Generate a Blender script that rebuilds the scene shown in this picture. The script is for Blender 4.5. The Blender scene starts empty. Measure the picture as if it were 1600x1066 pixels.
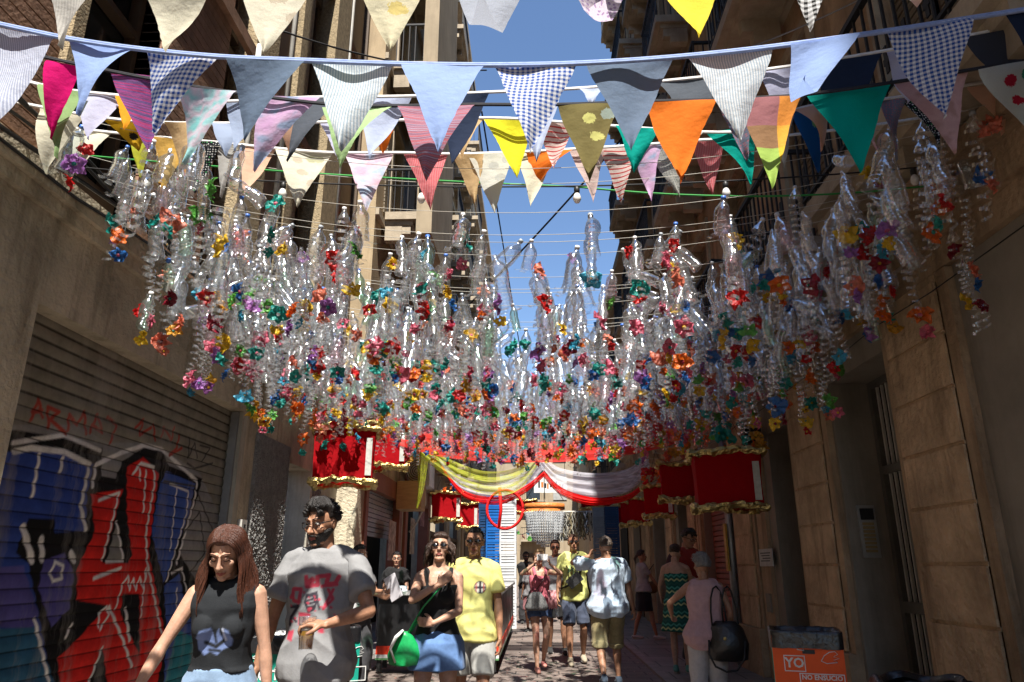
import bpy, bmesh, math, random
import numpy as np
from mathutils import Vector, Matrix, noise
R = math.radians
random.seed(11)
sc = bpy.context.scene
# ------------------------------------------------------------------ camera, sky, sun, exposure
F = 1120.0; TILT = math.atan(352 / F); YAW = R(1.85); CAMZ = 1.42
cam_d = bpy.data.cameras.new('camera'); cam = bpy.data.objects.new('camera', cam_d)
sc.collection.objects.link(cam); sc.camera = cam
cam.location = (0, 0, CAMZ); cam.rotation_euler = (R(90) + TILT, 0, YAW)
cam_d.lens = F / 1600 * 36; cam_d.sensor_width = 36; cam_d.clip_end = 500; cam_d.clip_start = .05
SUN_EL, SUN_OFF = 60, 7.0
world = bpy.data.worlds.new('World'); sc.world = world; world.use_nodes = True
wn = world.node_tree
sky = wn.nodes.new('ShaderNodeTexSky'); sky.sky_type = 'NISHITA'; sky.sun_disc = False
sky.sun_elevation = R(SUN_EL); sky.sun_rotation = R(180 - SUN_OFF); sky.altitude = 0; sky.air_density = 1.0; sky.dust_density = .1; sky.ozone_density = 4.5
bg = wn.nodes['Background']; bg.inputs[1].default_value = .085
wn.links.new(sky.outputs[0], bg.inputs[0])
sd = bpy.data.lights.new('sun', 'SUN'); sd.energy = 4.6; sd.angle = R(.5); sd.color = (1, .95, .87)
so = bpy.data.objects.new('sun', sd); sc.collection.objects.link(so)
sv = Vector((math.sin(R(SUN_OFF)) * math.cos(R(SUN_EL)), -math.cos(R(SUN_OFF)) * math.cos(R(SUN_EL)), math.sin(R(SUN_EL))))
so.rotation_euler = (-sv).to_track_quat('-Z', 'Y').to_euler(); so.location = (3, -6, 24)
sc.view_settings.view_transform = 'Standard'; sc.view_settings.look = 'None'
sc.view_settings.gamma = 1; sc.view_settings.exposure = 1.3
cy = sc.cycles
cy.transparent_max_bounces = 40; cy.max_bounces = 8; cy.diffuse_bounces = 4; cy.glossy_bounces = 3; cy.transmission_bounces = 4
cy.caustics_reflective = False; cy.caustics_refractive = False; cy.sample_clamp_indirect = 4
# ------------------------------------------------------------------ picture -> world
def ray(px, py):
    cx, cyy = px - 800, 533 - py
    fw = F * math.cos(TILT) - cyy * math.sin(TILT); up = F * math.sin(TILT) + cyy * math.cos(TILT)
    return Vector((cx * math.cos(YAW) - fw * math.sin(YAW), cx * math.sin(YAW) + fw * math.cos(YAW), up))
def at(px, py, Y):
    d = ray(px, py); return Vector((0, 0, CAMZ)) + d * (Y / d.y)
def onx(px, py, X):
    d = ray(px, py); return Vector((0, 0, CAMZ)) + d * (X / d.x)
# ------------------------------------------------------------------ materials
MATS = {}
def _rgb(c): return (c[0], c[1], c[2], 1)
def mat(name, col, rough=.7, metal=0, ns=3, na=.25, bump=0, bs=40, spec=.3, stain=0, sheen=0, trans=0, attr=None, rvar=0, stretch=None, bd=.02):
    if name in MATS: return MATS[name]
    m = bpy.data.materials.new(name); m.use_nodes = True; t = m.node_tree; N = t.nodes; L = t.links
    b = N['Principled BSDF']; b.inputs['Roughness'].default_value = rough; b.inputs['Metallic'].default_value = metal
    b.inputs['Specular IOR Level'].default_value = spec
    if sheen: b.inputs['Sheen Weight'].default_value = sheen
    tc = N.new('ShaderNodeTexCoord'); co = tc.outputs['Object']
    if stretch:
        mp = N.new('ShaderNodeMapping'); mp.inputs['Scale'].default_value = stretch; L.new(co, mp.inputs[0]); co = mp.outputs[0]
    n1 = N.new('ShaderNodeTexNoise'); n1.inputs['Scale'].default_value = ns; n1.inputs['Detail'].default_value = 8; n1.inputs['Roughness'].default_value = .65; L.new(co, n1.inputs[0])
    mr = N.new('ShaderNodeMapRange'); mr.inputs['From Min'].default_value = .3; mr.inputs['From Max'].default_value = .7
    mr.inputs['To Min'].default_value = 1 - na; mr.inputs['To Max'].default_value = 1 + na * .7; L.new(n1.outputs[0], mr.inputs[0])
    if attr:
        a = N.new('ShaderNodeAttribute'); a.attribute_name = attr; base = a.outputs['Color']
    else:
        a = N.new('ShaderNodeRGB'); a.outputs[0].default_value = _rgb(col); base = a.outputs[0]
    mu = N.new('ShaderNodeVectorMath'); mu.operation = 'SCALE'; L.new(base, mu.inputs[0]); L.new(mr.outputs[0], mu.inputs['Scale'])
    out = mu.outputs[0]
    if stain:
        mp2 = N.new('ShaderNodeMapping'); mp2.inputs['Scale'].default_value = (1.6, 1.6, .22); L.new(tc.outputs['Object'], mp2.inputs[0])
        n2 = N.new('ShaderNodeTexNoise'); n2.inputs['Scale'].default_value = 2.2; n2.inputs['Detail'].default_value = 9; n2.inputs['Roughness'].default_value = .7; L.new(mp2.outputs[0], n2.inputs[0])
        cr = N.new('ShaderNodeValToRGB'); cr.color_ramp.elements[0].position = .5; cr.color_ramp.elements[1].position = .68
        L.new(n2.outputs[0], cr.inputs[0]); mf = N.new('ShaderNodeMath'); mf.operation = 'MULTIPLY'; mf.inputs[1].default_value = stain; L.new(cr.outputs[0], mf.inputs[0])
        mx = N.new('ShaderNodeMix'); mx.data_type = 'RGBA'; L.new(mf.outputs[0], mx.inputs[0]); L.new(out, mx.inputs[6])
        mx.inputs[7].default_value = (col[0] * .35, col[1] * .33, col[2] * .3, 1); out = mx.outputs[2]
    L.new(out, b.inputs['Base Color'])
    if rvar:
        r2 = N.new('ShaderNodeMapRange'); r2.inputs['To Min'].default_value = rough - rvar; r2.inputs['To Max'].default_value = rough + rvar; L.new(n1.outputs[0], r2.inputs[0]); L.new(r2.outputs[0], b.inputs['Roughness'])
    if bump:
        n3 = N.new('ShaderNodeTexNoise'); n3.inputs['Scale'].default_value = bs; n3.inputs['Detail'].default_value = 6; L.new(co, n3.inputs[0])
        bp = N.new('ShaderNodeBump'); bp.inputs['Strength'].default_value = bump; bp.inputs['Distance'].default_value = bd
        L.new(n3.outputs[0], bp.inputs['Height']); L.new(bp.outputs[0], b.inputs['Normal'])
    if trans:
        tr = N.new('ShaderNodeBsdfTranslucent'); L.new(out, tr.inputs[0]); ms = N.new('ShaderNodeMixShader'); ms.inputs[0].default_value = trans
        L.new(b.outputs[0], ms.inputs[1]); L.new(tr.outputs[0], ms.inputs[2]); L.new(ms.outputs[0], N['Material Output'].inputs[0])
    MATS[name] = m; return m
def thinplastic(name, tint, refl=.42, haze=.1, rough=.085):
    m = bpy.data.materials.new(name); m.use_nodes = True; N = m.node_tree.nodes; L = m.node_tree.links
    for n in list(N):
        if n.type != 'OUTPUT_MATERIAL': N.remove(n)
    tp = N.new('ShaderNodeBsdfTransparent'); tp.inputs[0].default_value = _rgb(tint)
    gl = N.new('ShaderNodeBsdfGlossy'); gl.inputs['Roughness'].default_value = rough; gl.inputs[0].default_value = (1, 1, 1, 1)
    df = N.new('ShaderNodeBsdfTranslucent'); df.inputs[0].default_value = (.9, .93, .95, 1)
    d2 = N.new('ShaderNodeBsdfDiffuse'); d2.inputs[0].default_value = (.9, .93, .95, 1); dm = N.new('ShaderNodeMixShader'); dm.inputs[0].default_value = .6; L.new(df.outputs[0], dm.inputs[1]); L.new(d2.outputs[0], dm.inputs[2])
    lw = N.new('ShaderNodeLayerWeight'); lw.inputs[0].default_value = refl
    tc = N.new('ShaderNodeTexCoord'); nz = N.new('ShaderNodeTexNoise'); nz.inputs['Scale'].default_value = 26; nz.inputs['Detail'].default_value = 2; L.new(tc.outputs['Object'], nz.inputs[0])
    bp = N.new('ShaderNodeBump'); bp.inputs['Strength'].default_value = .3; bp.inputs['Distance'].default_value = .01; L.new(nz.outputs[0], bp.inputs['Height'])
    L.new(bp.outputs[0], gl.inputs['Normal']); L.new(bp.outputs[0], lw.inputs['Normal'])
    mp = N.new('ShaderNodeMath'); mp.operation = 'MULTIPLY_ADD'; mp.inputs[1].default_value = .55; mp.inputs[2].default_value = .035; L.new(lw.outputs['Fresnel'], mp.inputs[0])
    m1 = N.new('ShaderNodeMixShader'); m1.inputs[0].default_value = haze; L.new(tp.outputs[0], m1.inputs[1]); L.new(dm.outputs[0], m1.inputs[2])
    m2 = N.new('ShaderNodeMixShader'); L.new(mp.outputs[0], m2.inputs[0]); L.new(m1.outputs[0], m2.inputs[1]); L.new(gl.outputs[0], m2.inputs[2])
    L.new(m2.outputs[0], N['Material Output'].inputs[0]); MATS[name] = m; return m
def sheer(name, col, op=.5):
    m = bpy.data.materials.new(name); m.use_nodes = True; N = m.node_tree.nodes; L = m.node_tree.links
    b = N['Principled BSDF']; b.inputs['Base Color'].default_value = _rgb(col); b.inputs['Roughness'].default_value = .8
    tr = N.new('ShaderNodeBsdfTranslucent'); tr.inputs[0].default_value = _rgb(col)
    tp = N.new('ShaderNodeBsdfTransparent'); a = N.new('ShaderNodeMixShader'); a.inputs[0].default_value = .5; L.new(b.outputs[0], a.inputs[1]); L.new(tr.outputs[0], a.inputs[2])
    tc = N.new('ShaderNodeTexCoord'); w = N.new('ShaderNodeTexNoise'); w.inputs['Scale'].default_value = 3; mp = N.new('ShaderNodeMapping'); mp.inputs['Scale'].default_value = (.5, 6, 6)
    L.new(tc.outputs['Object'], mp.inputs[0]); L.new(mp.outputs[0], w.inputs[0])
    r = N.new('ShaderNodeMapRange'); r.inputs[1].default_value = .35; r.inputs[2].default_value = .65; r.inputs[3].default_value = op - .2; r.inputs[4].default_value = min(1, op + .22); L.new(w.outputs[0], r.inputs[0])
    s = N.new('ShaderNodeMixShader'); L.new(r.outputs[0], s.inputs[0]); L.new(tp.outputs[0], s.inputs[1]); L.new(a.outputs[0], s.inputs[2]); L.new(s.outputs[0], N['Material Output'].inputs[0])
    MATS[name] = m; return m
def cloth(name, kind, c1, c2=(1, 1, 1), c3=None, sc_=1.0):
    """printed cotton; patterns are laid out in the cloth's own UV metres"""
    if name in MATS: return MATS[name]
    m = bpy.data.materials.new(name); m.use_nodes = True; N = m.node_tree.nodes; L = m.node_tree.links
    b = N['Principled BSDF']; b.inputs['Roughness'].default_value = .85; b.inputs['Specular IOR Level'].default_value = .15
    uv = N.new('ShaderNodeUVMap'); sp = N.new('ShaderNodeSeparateXYZ'); L.new(uv.outputs[0], sp.inputs[0])
    def stripe(sock, freq, duty=.5):
        a = N.new('ShaderNodeMath'); a.operation = 'MULTIPLY'; a.inputs[1].default_value = freq; L.new(sock, a.inputs[0])
        f = N.new('ShaderNodeMath'); f.operation = 'FRACT'; L.new(a.outputs[0], f.inputs[0])
        g = N.new('ShaderNodeMath'); g.operation = 'GREATER_THAN'; g.inputs[1].default_value = duty; L.new(f.outputs[0], g.inputs[0]); return g.outputs[0]
    def mixc(fac, a, c):
        x = N.new('ShaderNodeMix'); x.data_type = 'RGBA'
        if isinstance(fac, float): x.inputs[0].default_value = fac
        else: L.new(fac, x.inputs[0])
        for s, v in ((6, a), (7, c)):
            if isinstance(v, tuple): x.inputs[s].default_value = _rgb(v)
            else: L.new(v, x.inputs[s])
        return x.outputs[2]
    def rgb(c):
        x = N.new('ShaderNodeRGB'); x.outputs[0].default_value = _rgb(c); return x.outputs[0]
    if kind == 'gingham':
        s = N.new('ShaderNodeMath'); s.operation = 'ADD'; L.new(stripe(sp.outputs[0], 43 * sc_), s.inputs[0]); L.new(stripe(sp.outputs[1], 43 * sc_), s.inputs[1])
        h = N.new('ShaderNodeMath'); h.operation = 'MULTIPLY'; h.inputs[1].default_value = .5; L.new(s.outputs[0], h.inputs[0]); out = mixc(h.outputs[0], c2, c1)
    elif kind == 'stripe': out = mixc(stripe(sp.outputs[0], 85 * sc_, .55), c1, c2)
    elif kind == 'bars': out = mixc(stripe(sp.outputs[1], 32 * sc_, .72), c1, c2)
    elif kind == 'weave':
        w = N.new('ShaderNodeTexNoise'); w.noise_dimensions = '1D'; w.inputs['Scale'].default_value = 60 * sc_; w.inputs['Detail'].default_value = 3; L.new(sp.outputs[1], w.inputs['W'])
        cr = N.new('ShaderNodeValToRGB'); cr.color_ramp.interpolation = 'CONSTANT'; e = cr.color_ramp.elements; e[0].position = 0; e[0].color = _rgb(c1); e[1].position = .44; e[1].color = _rgb(c2)
        for p, c in ((.5, c3 or c1), (.56, c1), (.62, c2)): q = e.new(p); q.color = _rgb(c)
        L.new(w.outputs[0], cr.inputs[0]); out = cr.outputs[0]
    elif kind == 'dots':
        v = N.new('ShaderNodeTexVoronoi'); v.inputs['Scale'].default_value = 60 * sc_; v.inputs["Randomness"].default_value = .35; L.new(uv.outputs[0], v.inputs[0])
        g = N.new('ShaderNodeMath'); g.operation = 'LESS_THAN'; g.inputs[1].default_value = .32; L.new(v.outputs[0], g.inputs[0])
        dc = c2 if c3 is None else mixc(stripe(v.outputs['Color'], 1, .75), c2, c3); out = mixc(g.outputs[0], c1, dc)
    elif kind == 'floral':
        v = N.new('ShaderNodeTexVoronoi'); v.inputs['Scale'].default_value = 11 * sc_; n = N.new('ShaderNodeTexNoise'); n.inputs['Scale'].default_value = 40 * sc_
        mm = N.new('ShaderNodeVectorMath'); mm.operation = 'MULTIPLY_ADD'; mm.inputs[1].default_value = (.03, .03, 0); L.new(n.outputs['Color'], mm.inputs[0]); L.new(uv.outputs[0], mm.inputs[2]); L.new(mm.outputs[0], v.inputs[0])
        g = N.new('ShaderNodeMath'); g.operation = 'LESS_THAN'; g.inputs[1].default_value = .36; L.new(v.outputs[0], g.inputs[0])
        dc = c2 if c3 is None else mixc(stripe(v.outputs['Color'], 1, .5), c2, c3); out = mixc(g.outputs[0], c1, dc)
    elif kind == 'tie':
        n = N.new('ShaderNodeTexNoise'); n.inputs['Scale'].default_value = 9 * sc_; n.inputs['Detail'].default_value = 2; L.new(uv.outputs[0], n.inputs[0])
        cr = N.new('ShaderNodeValToRGB'); e = cr.color_ramp.elements; e[0].position = .36; e[0].color = _rgb(c1); e[1].position = .62; e[1].color = _rgb(c2); q = e.new(.5); q.color = _rgb(c3 or c2)
        L.new(n.outputs[0], cr.inputs[0]); out = cr.outputs[0]
    elif kind == 'patch':
        a = N.new('ShaderNodeMath'); a.operation = 'GREATER_THAN'; a.inputs[1].default_value = .62 * .3; L.new(sp.outputs[0], a.inputs[0])
        top = mixc(a.outputs[0], (.36, .15, .16), (.72, .27, .05)); mid = mixc(a.outputs[0], (.32, .18, .09), (.85, .42, .06)); bot = mixc(a.outputs[0], (.38, .55, .12), (.8, .5, .05))
        g1 = N.new('ShaderNodeMath'); g1.operation = 'GREATER_THAN'; g1.inputs[1].default_value = .17; L.new(sp.outputs[1], g1.inputs[0])
        g2 = N.new('ShaderNodeMath'); g2.operation = 'GREATER_THAN'; g2.inputs[1].default_value = .31; L.new(sp.outputs[1], g2.inputs[0])
        out = mixc(g2.outputs[0], mixc(g1.outputs[0], top, mid), bot)
    else: out = rgb(c1)
    wv = N.new('ShaderNodeTexNoise'); wv.inputs['Scale'].default_value = 260; wv.inputs['Detail'].default_value = 3; L.new(uv.outputs[0], wv.inputs[0])
    mr = N.new('ShaderNodeMapRange'); mr.inputs[1].default_value = .3; mr.inputs[2].default_value = .7; mr.inputs[3].default_value = .84; mr.inputs[4].default_value = 1.08; L.new(wv.outputs[0], mr.inputs[0])
    mu = N.new('ShaderNodeVectorMath'); mu.operation = 'SCALE'; L.new(out, mu.inputs[0]); L.new(mr.outputs[0], mu.inputs['Scale'])
    L.new(mu.outputs[0], b.inputs['Base Color'])
    n3 = N.new('ShaderNodeTexNoise'); n3.inputs['Scale'].default_value = 14; n3.inputs['Detail'].default_value = 3; L.new(uv.outputs[0], n3.inputs[0])
    bp = N.new('ShaderNodeBump'); bp.inputs['Strength'].default_value = .5; bp.inputs['Distance'].default_value = .02; L.new(n3.outputs[0], bp.inputs['Height']); L.new(bp.outputs[0], b.inputs['Normal'])
    tr = N.new('ShaderNodeBsdfTranslucent'); L.new(mu.outputs[0], tr.inputs[0]); ms = N.new('ShaderNodeMixShader'); ms.inputs[0].default_value = .42
    L.new(b.outputs[0], ms.inputs[1]); L.new(tr.outputs[0], ms.inputs[2]); L.new(ms.outputs[0], N['Material Output'].inputs[0])
    MATS[name] = m; return m
# ------------------------------------------------------------------ mesh builder
class MB:
    def __init__(s): s.v = []; s.f = []; s.m = []; s.sm = []; s.uv = None
    def add(s, vs, fs, mi=0, smooth=False):
        o = len(s.v); s.v += [tuple(p) for p in vs]
        for f in fs: s.f.append([i + o for i in f]); s.m.append(mi); s.sm.append(smooth)
    def box(s, x0, x1, y0, y1, z0, z1, mi=0, M=None):
        if x0 > x1: x0, x1 = x1, x0
        if y0 > y1: y0, y1 = y1, y0
        if z0 > z1: z0, z1 = z1, z0
        vs = [(x0, y0, z0), (x1, y0, z0), (x1, y1, z0), (x0, y1, z0), (x0, y0, z1), (x1, y0, z1), (x1, y1, z1), (x0, y1, z1)]
        if M is not None: vs = [M @ Vector(p) for p in vs]
        s.add(vs, [(3, 2, 1, 0), (4, 5, 6, 7), (0, 1, 5, 4), (1, 2, 6, 5), (2, 3, 7, 6), (3, 0, 4, 7)], mi); return s
    def loft(s, rings, mi=0, smooth=True, caps=True):
        n = len(rings[0]); vs = [p for r in rings for p in r]; fs = []
        for k in range(len(rings) - 1):
            for i in range(n):
                j = (i + 1) % n; fs.append((k * n + i, k * n + j, (k + 1) * n + j, (k + 1) * n + i))
        if caps: fs.append(tuple(range(n))[::-1]); fs.append(tuple((len(rings) - 1) * n + i for i in range(n)))
        s.add(vs, fs, mi, smooth); return s
    def tube(s, pts, rad, n=8, mi=0, smooth=True, flat=1.0, up=None, rounded=False):
        pts = [Vector(p) for p in pts]
        if not hasattr(rad, '__len__'): rad = [rad] * len(pts)
        rad = list(rad)
        if rounded:
            d0 = (pts[0] - pts[1]).normalized(); d1 = (pts[-1] - pts[-2]).normalized()
            pts = [pts[0] + d0 * rad[0] * .9, pts[0] + d0 * rad[0] * .55] + pts + [pts[-1] + d1 * rad[-1] * .55, pts[-1] + d1 * rad[-1] * .9]
            rad = [rad[0] * .35, rad[0] * .8] + rad + [rad[-1] * .8, rad[-1] * .35]
        rings = []; t = (pts[1] - pts[0]).normalized(); u = Vector(up) if up else (Vector((0, 0, 1)) if abs(t.z) < .9 else Vector((1, 0, 0)))
        a = t.cross(u).normalized()
        for i, p in enumerate(pts):
            if i: t = (pts[min(i + 1, len(pts) - 1)] - pts[i - 1]).normalized()
            a = (a - t * a.dot(t)).normalized(); b = t.cross(a)
            rings.append([p + (a * math.cos(q) * rad[i] + b * math.sin(q) * rad[i] * flat) for q in [2 * math.pi * k / n for k in range(n)]])
        return s.loft(rings, mi, smooth)
    def lathe(s, prof, n=16, mi=0, M=None, caps=True, smooth=True):
        rings = []
        for (r, z) in prof: rings.append([Vector((r * math.cos(2 * math.pi * k / n), r * math.sin(2 * math.pi * k / n), z)) for k in range(n)])
        if M is not None: rings = [[M @ p for p in r] for r in rings]
        return s.loft(rings, mi, smooth, caps)
    def ell(s, c, r, M=None, n=14, m=9, mi=0):
        c = Vector(c); rings = []
        for k in range(1, m):
            th = math.pi * k / m - math.pi / 2
            rings.append([Vector((r[0] * math.cos(th) * math.cos(2 * math.pi * i / n), r[1] * math.cos(th) * math.sin(2 * math.pi * i / n), r[2] * math.sin(th))) for i in range(n)])
        lo = Vector((0, 0, -r[2])); hi = Vector((0, 0, r[2]))
        vs = [p for q in rings for p in q] + [lo, hi]; fs = []
        for k in range(len(rings) - 1):
            for i in range(n): j = (i + 1) % n; fs.append((k * n + i, k * n + j, (k + 1) * n + j, (k + 1) * n + i))
        a = len(vs) - 2; b = a + 1; t = (len(rings) - 1) * n
        for i in range(n): j = (i + 1) % n; fs.append((j, i, a)); fs.append((t + i, t + j, b))
        if M is not None: vs = [M @ p for p in vs]
        s.add([p + c for p in vs], fs, mi, True); return s
    def grid(s, fn, nu, nv, mi=0, smooth=True):
        o = [fn(i / nu, j / nv) for j in range(nv + 1) for i in range(nu + 1)]
        s.add(o, [(j * (nu + 1) + i, j * (nu + 1) + i + 1, (j + 1) * (nu + 1) + i + 1, (j + 1) * (nu + 1) + i) for j in range(nv) for i in range(nu)], mi, smooth); return s
    def mesh(s, name, mats):
        me = bpy.data.meshes.new(name); me.from_pydata(s.v, [], s.f)
        if not isinstance(mats, (list, tuple)): mats = [mats]
        for m in mats: me.materials.append(m)
        me.polygons.foreach_set('material_index', s.m); me.polygons.foreach_set('use_smooth', s.sm)
        if s.uv:
            ul = me.uv_layers.new(name='UVMap')
            for lp in me.loops: ul.data[lp.index].uv = s.uv[lp.vertex_index]
        me.update(); return me
    def build(s, name, mats, parent=None, **kw):
        o = bpy.data.objects.new(name, s.mesh(name, mats)); sc.collection.objects.link(o)
        if parent is not None: o.parent = parent
        return tag(o, **kw)
def tag(o, label=None, cat=None, group=None, kind=None):
    if label: o['label'] = label
    if cat: o['category'] = cat
    if group: o['group'] = group
    if kind: o['kind'] = kind
    return o
def thing(name, label, cat, loc=(0, 0, 0), rz=0, group=None):
    o = bpy.data.objects.new(name, None); sc.collection.objects.link(o); o.location = loc; o.rotation_euler = (0, 0, rz); o.empty_display_size = .1
    return tag(o, label, cat, group)
def link(name, me, parent, loc=(0, 0, 0), rot=(0, 0, 0), scale=(1, 1, 1)):
    o = bpy.data.objects.new(name, me); sc.collection.objects.link(o); o.parent = parent; o.location = loc; o.rotation_euler = rot; o.scale = scale; return o
def text_mesh(txt, size, name, m, M, parent=None, align='CENTER', ext=.001, **kw):
    cu = bpy.data.curves.new('tmp', 'FONT'); cu.body = txt; cu.size = size; cu.align_x = align; cu.align_y = 'CENTER'; cu.extrude = ext; cu.offset = size * .025; cu.resolution_u = 2
    to = bpy.data.objects.new('tmp', cu); sc.collection.objects.link(to); dg = bpy.context.evaluated_depsgraph_get()
    me = bpy.data.meshes.new_from_object(to.evaluated_get(dg)); bpy.data.objects.remove(to); bpy.data.curves.remove(cu)
    me.transform(M); me.materials.clear(); me.materials.append(m); me.name = name
    o = bpy.data.objects.new(name, me); sc.collection.objects.link(o)
    if parent is not None: o.parent = parent
    return tag(o, **kw)
def remeshed(name, mb, m, parent, voxel, smooth=3, fold=0, ffreq=(9, 9, 3), label=None):
    me = mb.mesh('tmp', m); o = bpy.data.objects.new('tmp', me); sc.collection.objects.link(o)
    r = o.modifiers.new('r', 'REMESH'); r.mode = 'VOXEL'; r.voxel_size = voxel; r.use_smooth_shade = True
    s2 = o.modifiers.new('s', 'SMOOTH'); s2.iterations = smooth; s2.factor = .5
    dg = bpy.context.evaluated_depsgraph_get(); nm = bpy.data.meshes.new_from_object(o.evaluated_get(dg))
    bpy.data.objects.remove(o); bpy.data.meshes.remove(me)
    nm.materials.clear(); nm.materials.append(m)
    if fold:
        off = Vector((random.random() * 9, random.random() * 9, 0)); ns = [v.normal.copy() for v in nm.vertices]
        for v, n in zip(nm.vertices, ns):
            p = Vector((v.co.x * ffreq[0], v.co.y * ffreq[1], v.co.z * ffreq[2])) + off
            q = Vector((v.co.x * 7 + v.co.z * 14, v.co.y * 8, v.co.z * 9 - v.co.x * 9)) + off
            q2 = Vector((v.co.x * 5 + v.co.z * 7, v.co.y * 5, v.co.z * 3 - v.co.x * 4)) + off; v.co += n * (fold * .62 + fold * .8 * noise.noise(p) + fold * .9 * (.5 - abs(noise.noise(q2)) * 2.2) + fold * .16 * noise.noise(q))
    nm.polygons.foreach_set('use_smooth', [True] * len(nm.polygons)); nm.name = name
    b = bpy.data.objects.new(name, nm); sc.collection.objects.link(b); b.parent = parent
    if label: b['label'] = label
    return b
def seg_d(P, a, b):
    a = np.array(a, float); b = np.array(b, float); ab = b - a; t = np.clip(((P - a) @ ab) / max(ab @ ab, 1e-12), 0, 1); return np.linalg.norm(P - (a + t[:, None] * ab), axis=1)
def paint(me, P, base, prims, soft=.01, name='Col'):
    """paint on the surface itself; P: Nx2 surface coordinates; prims: ('poly',pts,col) or ('line',pts,width,col)"""
    C = np.tile(np.array(base, float), (len(P), 1))
    for pr in prims:
        if pr[0] == 'poly':
            pts = pr[1]; d = np.full(len(P), 1e9); ins = np.zeros(len(P), bool)
            for i in range(len(pts)):
                a, b = pts[i], pts[(i + 1) % len(pts)]; d = np.minimum(d, seg_d(P, a, b))
                c = (a[1] > P[:, 1]) != (b[1] > P[:, 1])
                with np.errstate(divide='ignore', invalid='ignore'): xx = (b[0] - a[0]) * (P[:, 1] - a[1]) / (b[1] - a[1] if b[1] != a[1] else 1e-9) + a[0]
                ins ^= c & (P[:, 0] < xx)
            sdn = np.where(ins, -d, d); al = np.clip(.5 - sdn / soft, 0, 1); col = pr[2]
        else:
            pts, w, col = pr[1], pr[2], pr[3]; d = np.full(len(P), 1e9)
            for i in range(len(pts) - 1): d = np.minimum(d, seg_d(P, pts[i], pts[i + 1]))
            al = np.clip(.5 - (d - w / 2) / soft, 0, 1)
        C = C * (1 - al[:, None]) + np.array(col, float) * al[:, None]
    at_ = me.attributes.new(name, 'FLOAT_COLOR', 'POINT'); buf = np.ones((len(P), 4)); buf[:, :3] = C; at_.data.foreach_set('color', buf.ravel())
# ------------------------------------------------------------------ the setting: ground
def ground_mat(name, c1, c2, tile, rough=.75):
    m = bpy.data.materials.new(name); m.use_nodes = True; N = m.node_tree.nodes; L = m.node_tree.links; b = N['Principled BSDF']; b.inputs['Roughness'].default_value = rough
    tc = N.new('ShaderNodeTexCoord'); br = N.new('ShaderNodeTexBrick'); br.inputs['Scale'].default_value = 1; br.inputs['Brick Width'].default_value = tile[0]; br.inputs['Row Height'].default_value = tile[1]
    br.inputs['Mortar Size'].default_value = .012; br.inputs['Color1'].default_value = _rgb(c1); br.inputs['Color2'].default_value = _rgb(c2); br.inputs['Mortar'].default_value = (c1[0] * .35, c1[1] * .35, c1[2] * .35, 1)
    L.new(tc.outputs['Object'], br.inputs[0]); n = N.new('ShaderNodeTexNoise'); n.inputs['Scale'].default_value = 60; n.inputs['Detail'].default_value = 8; L.new(tc.outputs['Object'], n.inputs[0])
    n2 = N.new('ShaderNodeTexNoise'); n2.inputs['Scale'].default_value = 1.3; n2.inputs['Detail'].default_value = 6; L.new(tc.outputs['Object'], n2.inputs[0])
    ad = N.new('ShaderNodeMath'); ad.operation = 'ADD'; L.new(n.outputs[0], ad.inputs[0]); L.new(n2.outputs[0], ad.inputs[1])
    r = N.new('ShaderNodeMapRange'); r.inputs[1].default_value = .7; r.inputs[2].default_value = 1.3; r.inputs[3].default_value = .55; r.inputs[4].default_value = 1.35; L.new(ad.outputs[0], r.inputs[0])
    mu = N.new('ShaderNodeVectorMath'); mu.operation = 'SCALE'; L.new(br.outputs[0], mu.inputs[0]); L.new(r.outputs[0], mu.inputs['Scale']); L.new(mu.outputs[0], b.inputs[0])
    bp = N.new('ShaderNodeBump'); bp.inputs['Strength'].default_value = .4; bp.inputs['Distance'].default_value = .01; L.new(r.outputs[0], bp.inputs['Height']); L.new(bp.outputs[0], b.inputs['Normal']); return m
M_ground = ground_mat('paving', (.15, .12, .105), (.19, .15, .13), (.6, .3))
M_side = ground_mat('slabs', (.17, .16, .15), (.2, .185, .17), (.9, .6))
MB().grid(lambda u, v: (-60 + 120 * u, -30 + 190 * v, 0), 12, 19, smooth=False).build('ground', M_ground, kind='structure')
MB().box(1.75, 3.4, -14, 55, -.2, .035).build('pavement', M_side, kind='structure')
MB().box(-3.6, -2.35, -14, 55, -.2, .03).build('pavement', M_side, kind='structure')
kb = mat('kerb_stone', (.27, .25, .23), .8, bump=.3)
MB().box(1.62, 1.747, -14, 55, -.2, .038).build('kerb', kb, kind='structure')
# petals and paper scraps fallen on the paving
lit = MB(); rr = random.Random(5)
for k in range(2600):
    x = rr.uniform(-2.2, 1.6); y = 4 + 22 * rr.random() ** 1.4; s_ = rr.uniform(.008, .02); a = rr.random() * 6.28
    lit.add([(x + s_ * math.cos(a + q) * rr.uniform(.6, 1.3), y + s_ * math.sin(a + q), .006 + .004 * rr.random()) for q in (0, 1.6, 3.1, 4.7)], [(0, 1, 2, 3)], rr.choice((0, 0, 1, 2)))
lit.build('fallen_petals', [mat('petal_pink', (.42, .2, .17), .8), mat('petal_brown', (.2, .12, .08), .8), mat('petal_pale', (.5, .42, .36), .8)], kind='stuff', label='pinkish brown petals and paper scraps scattered over the paving', cat='litter')
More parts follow.
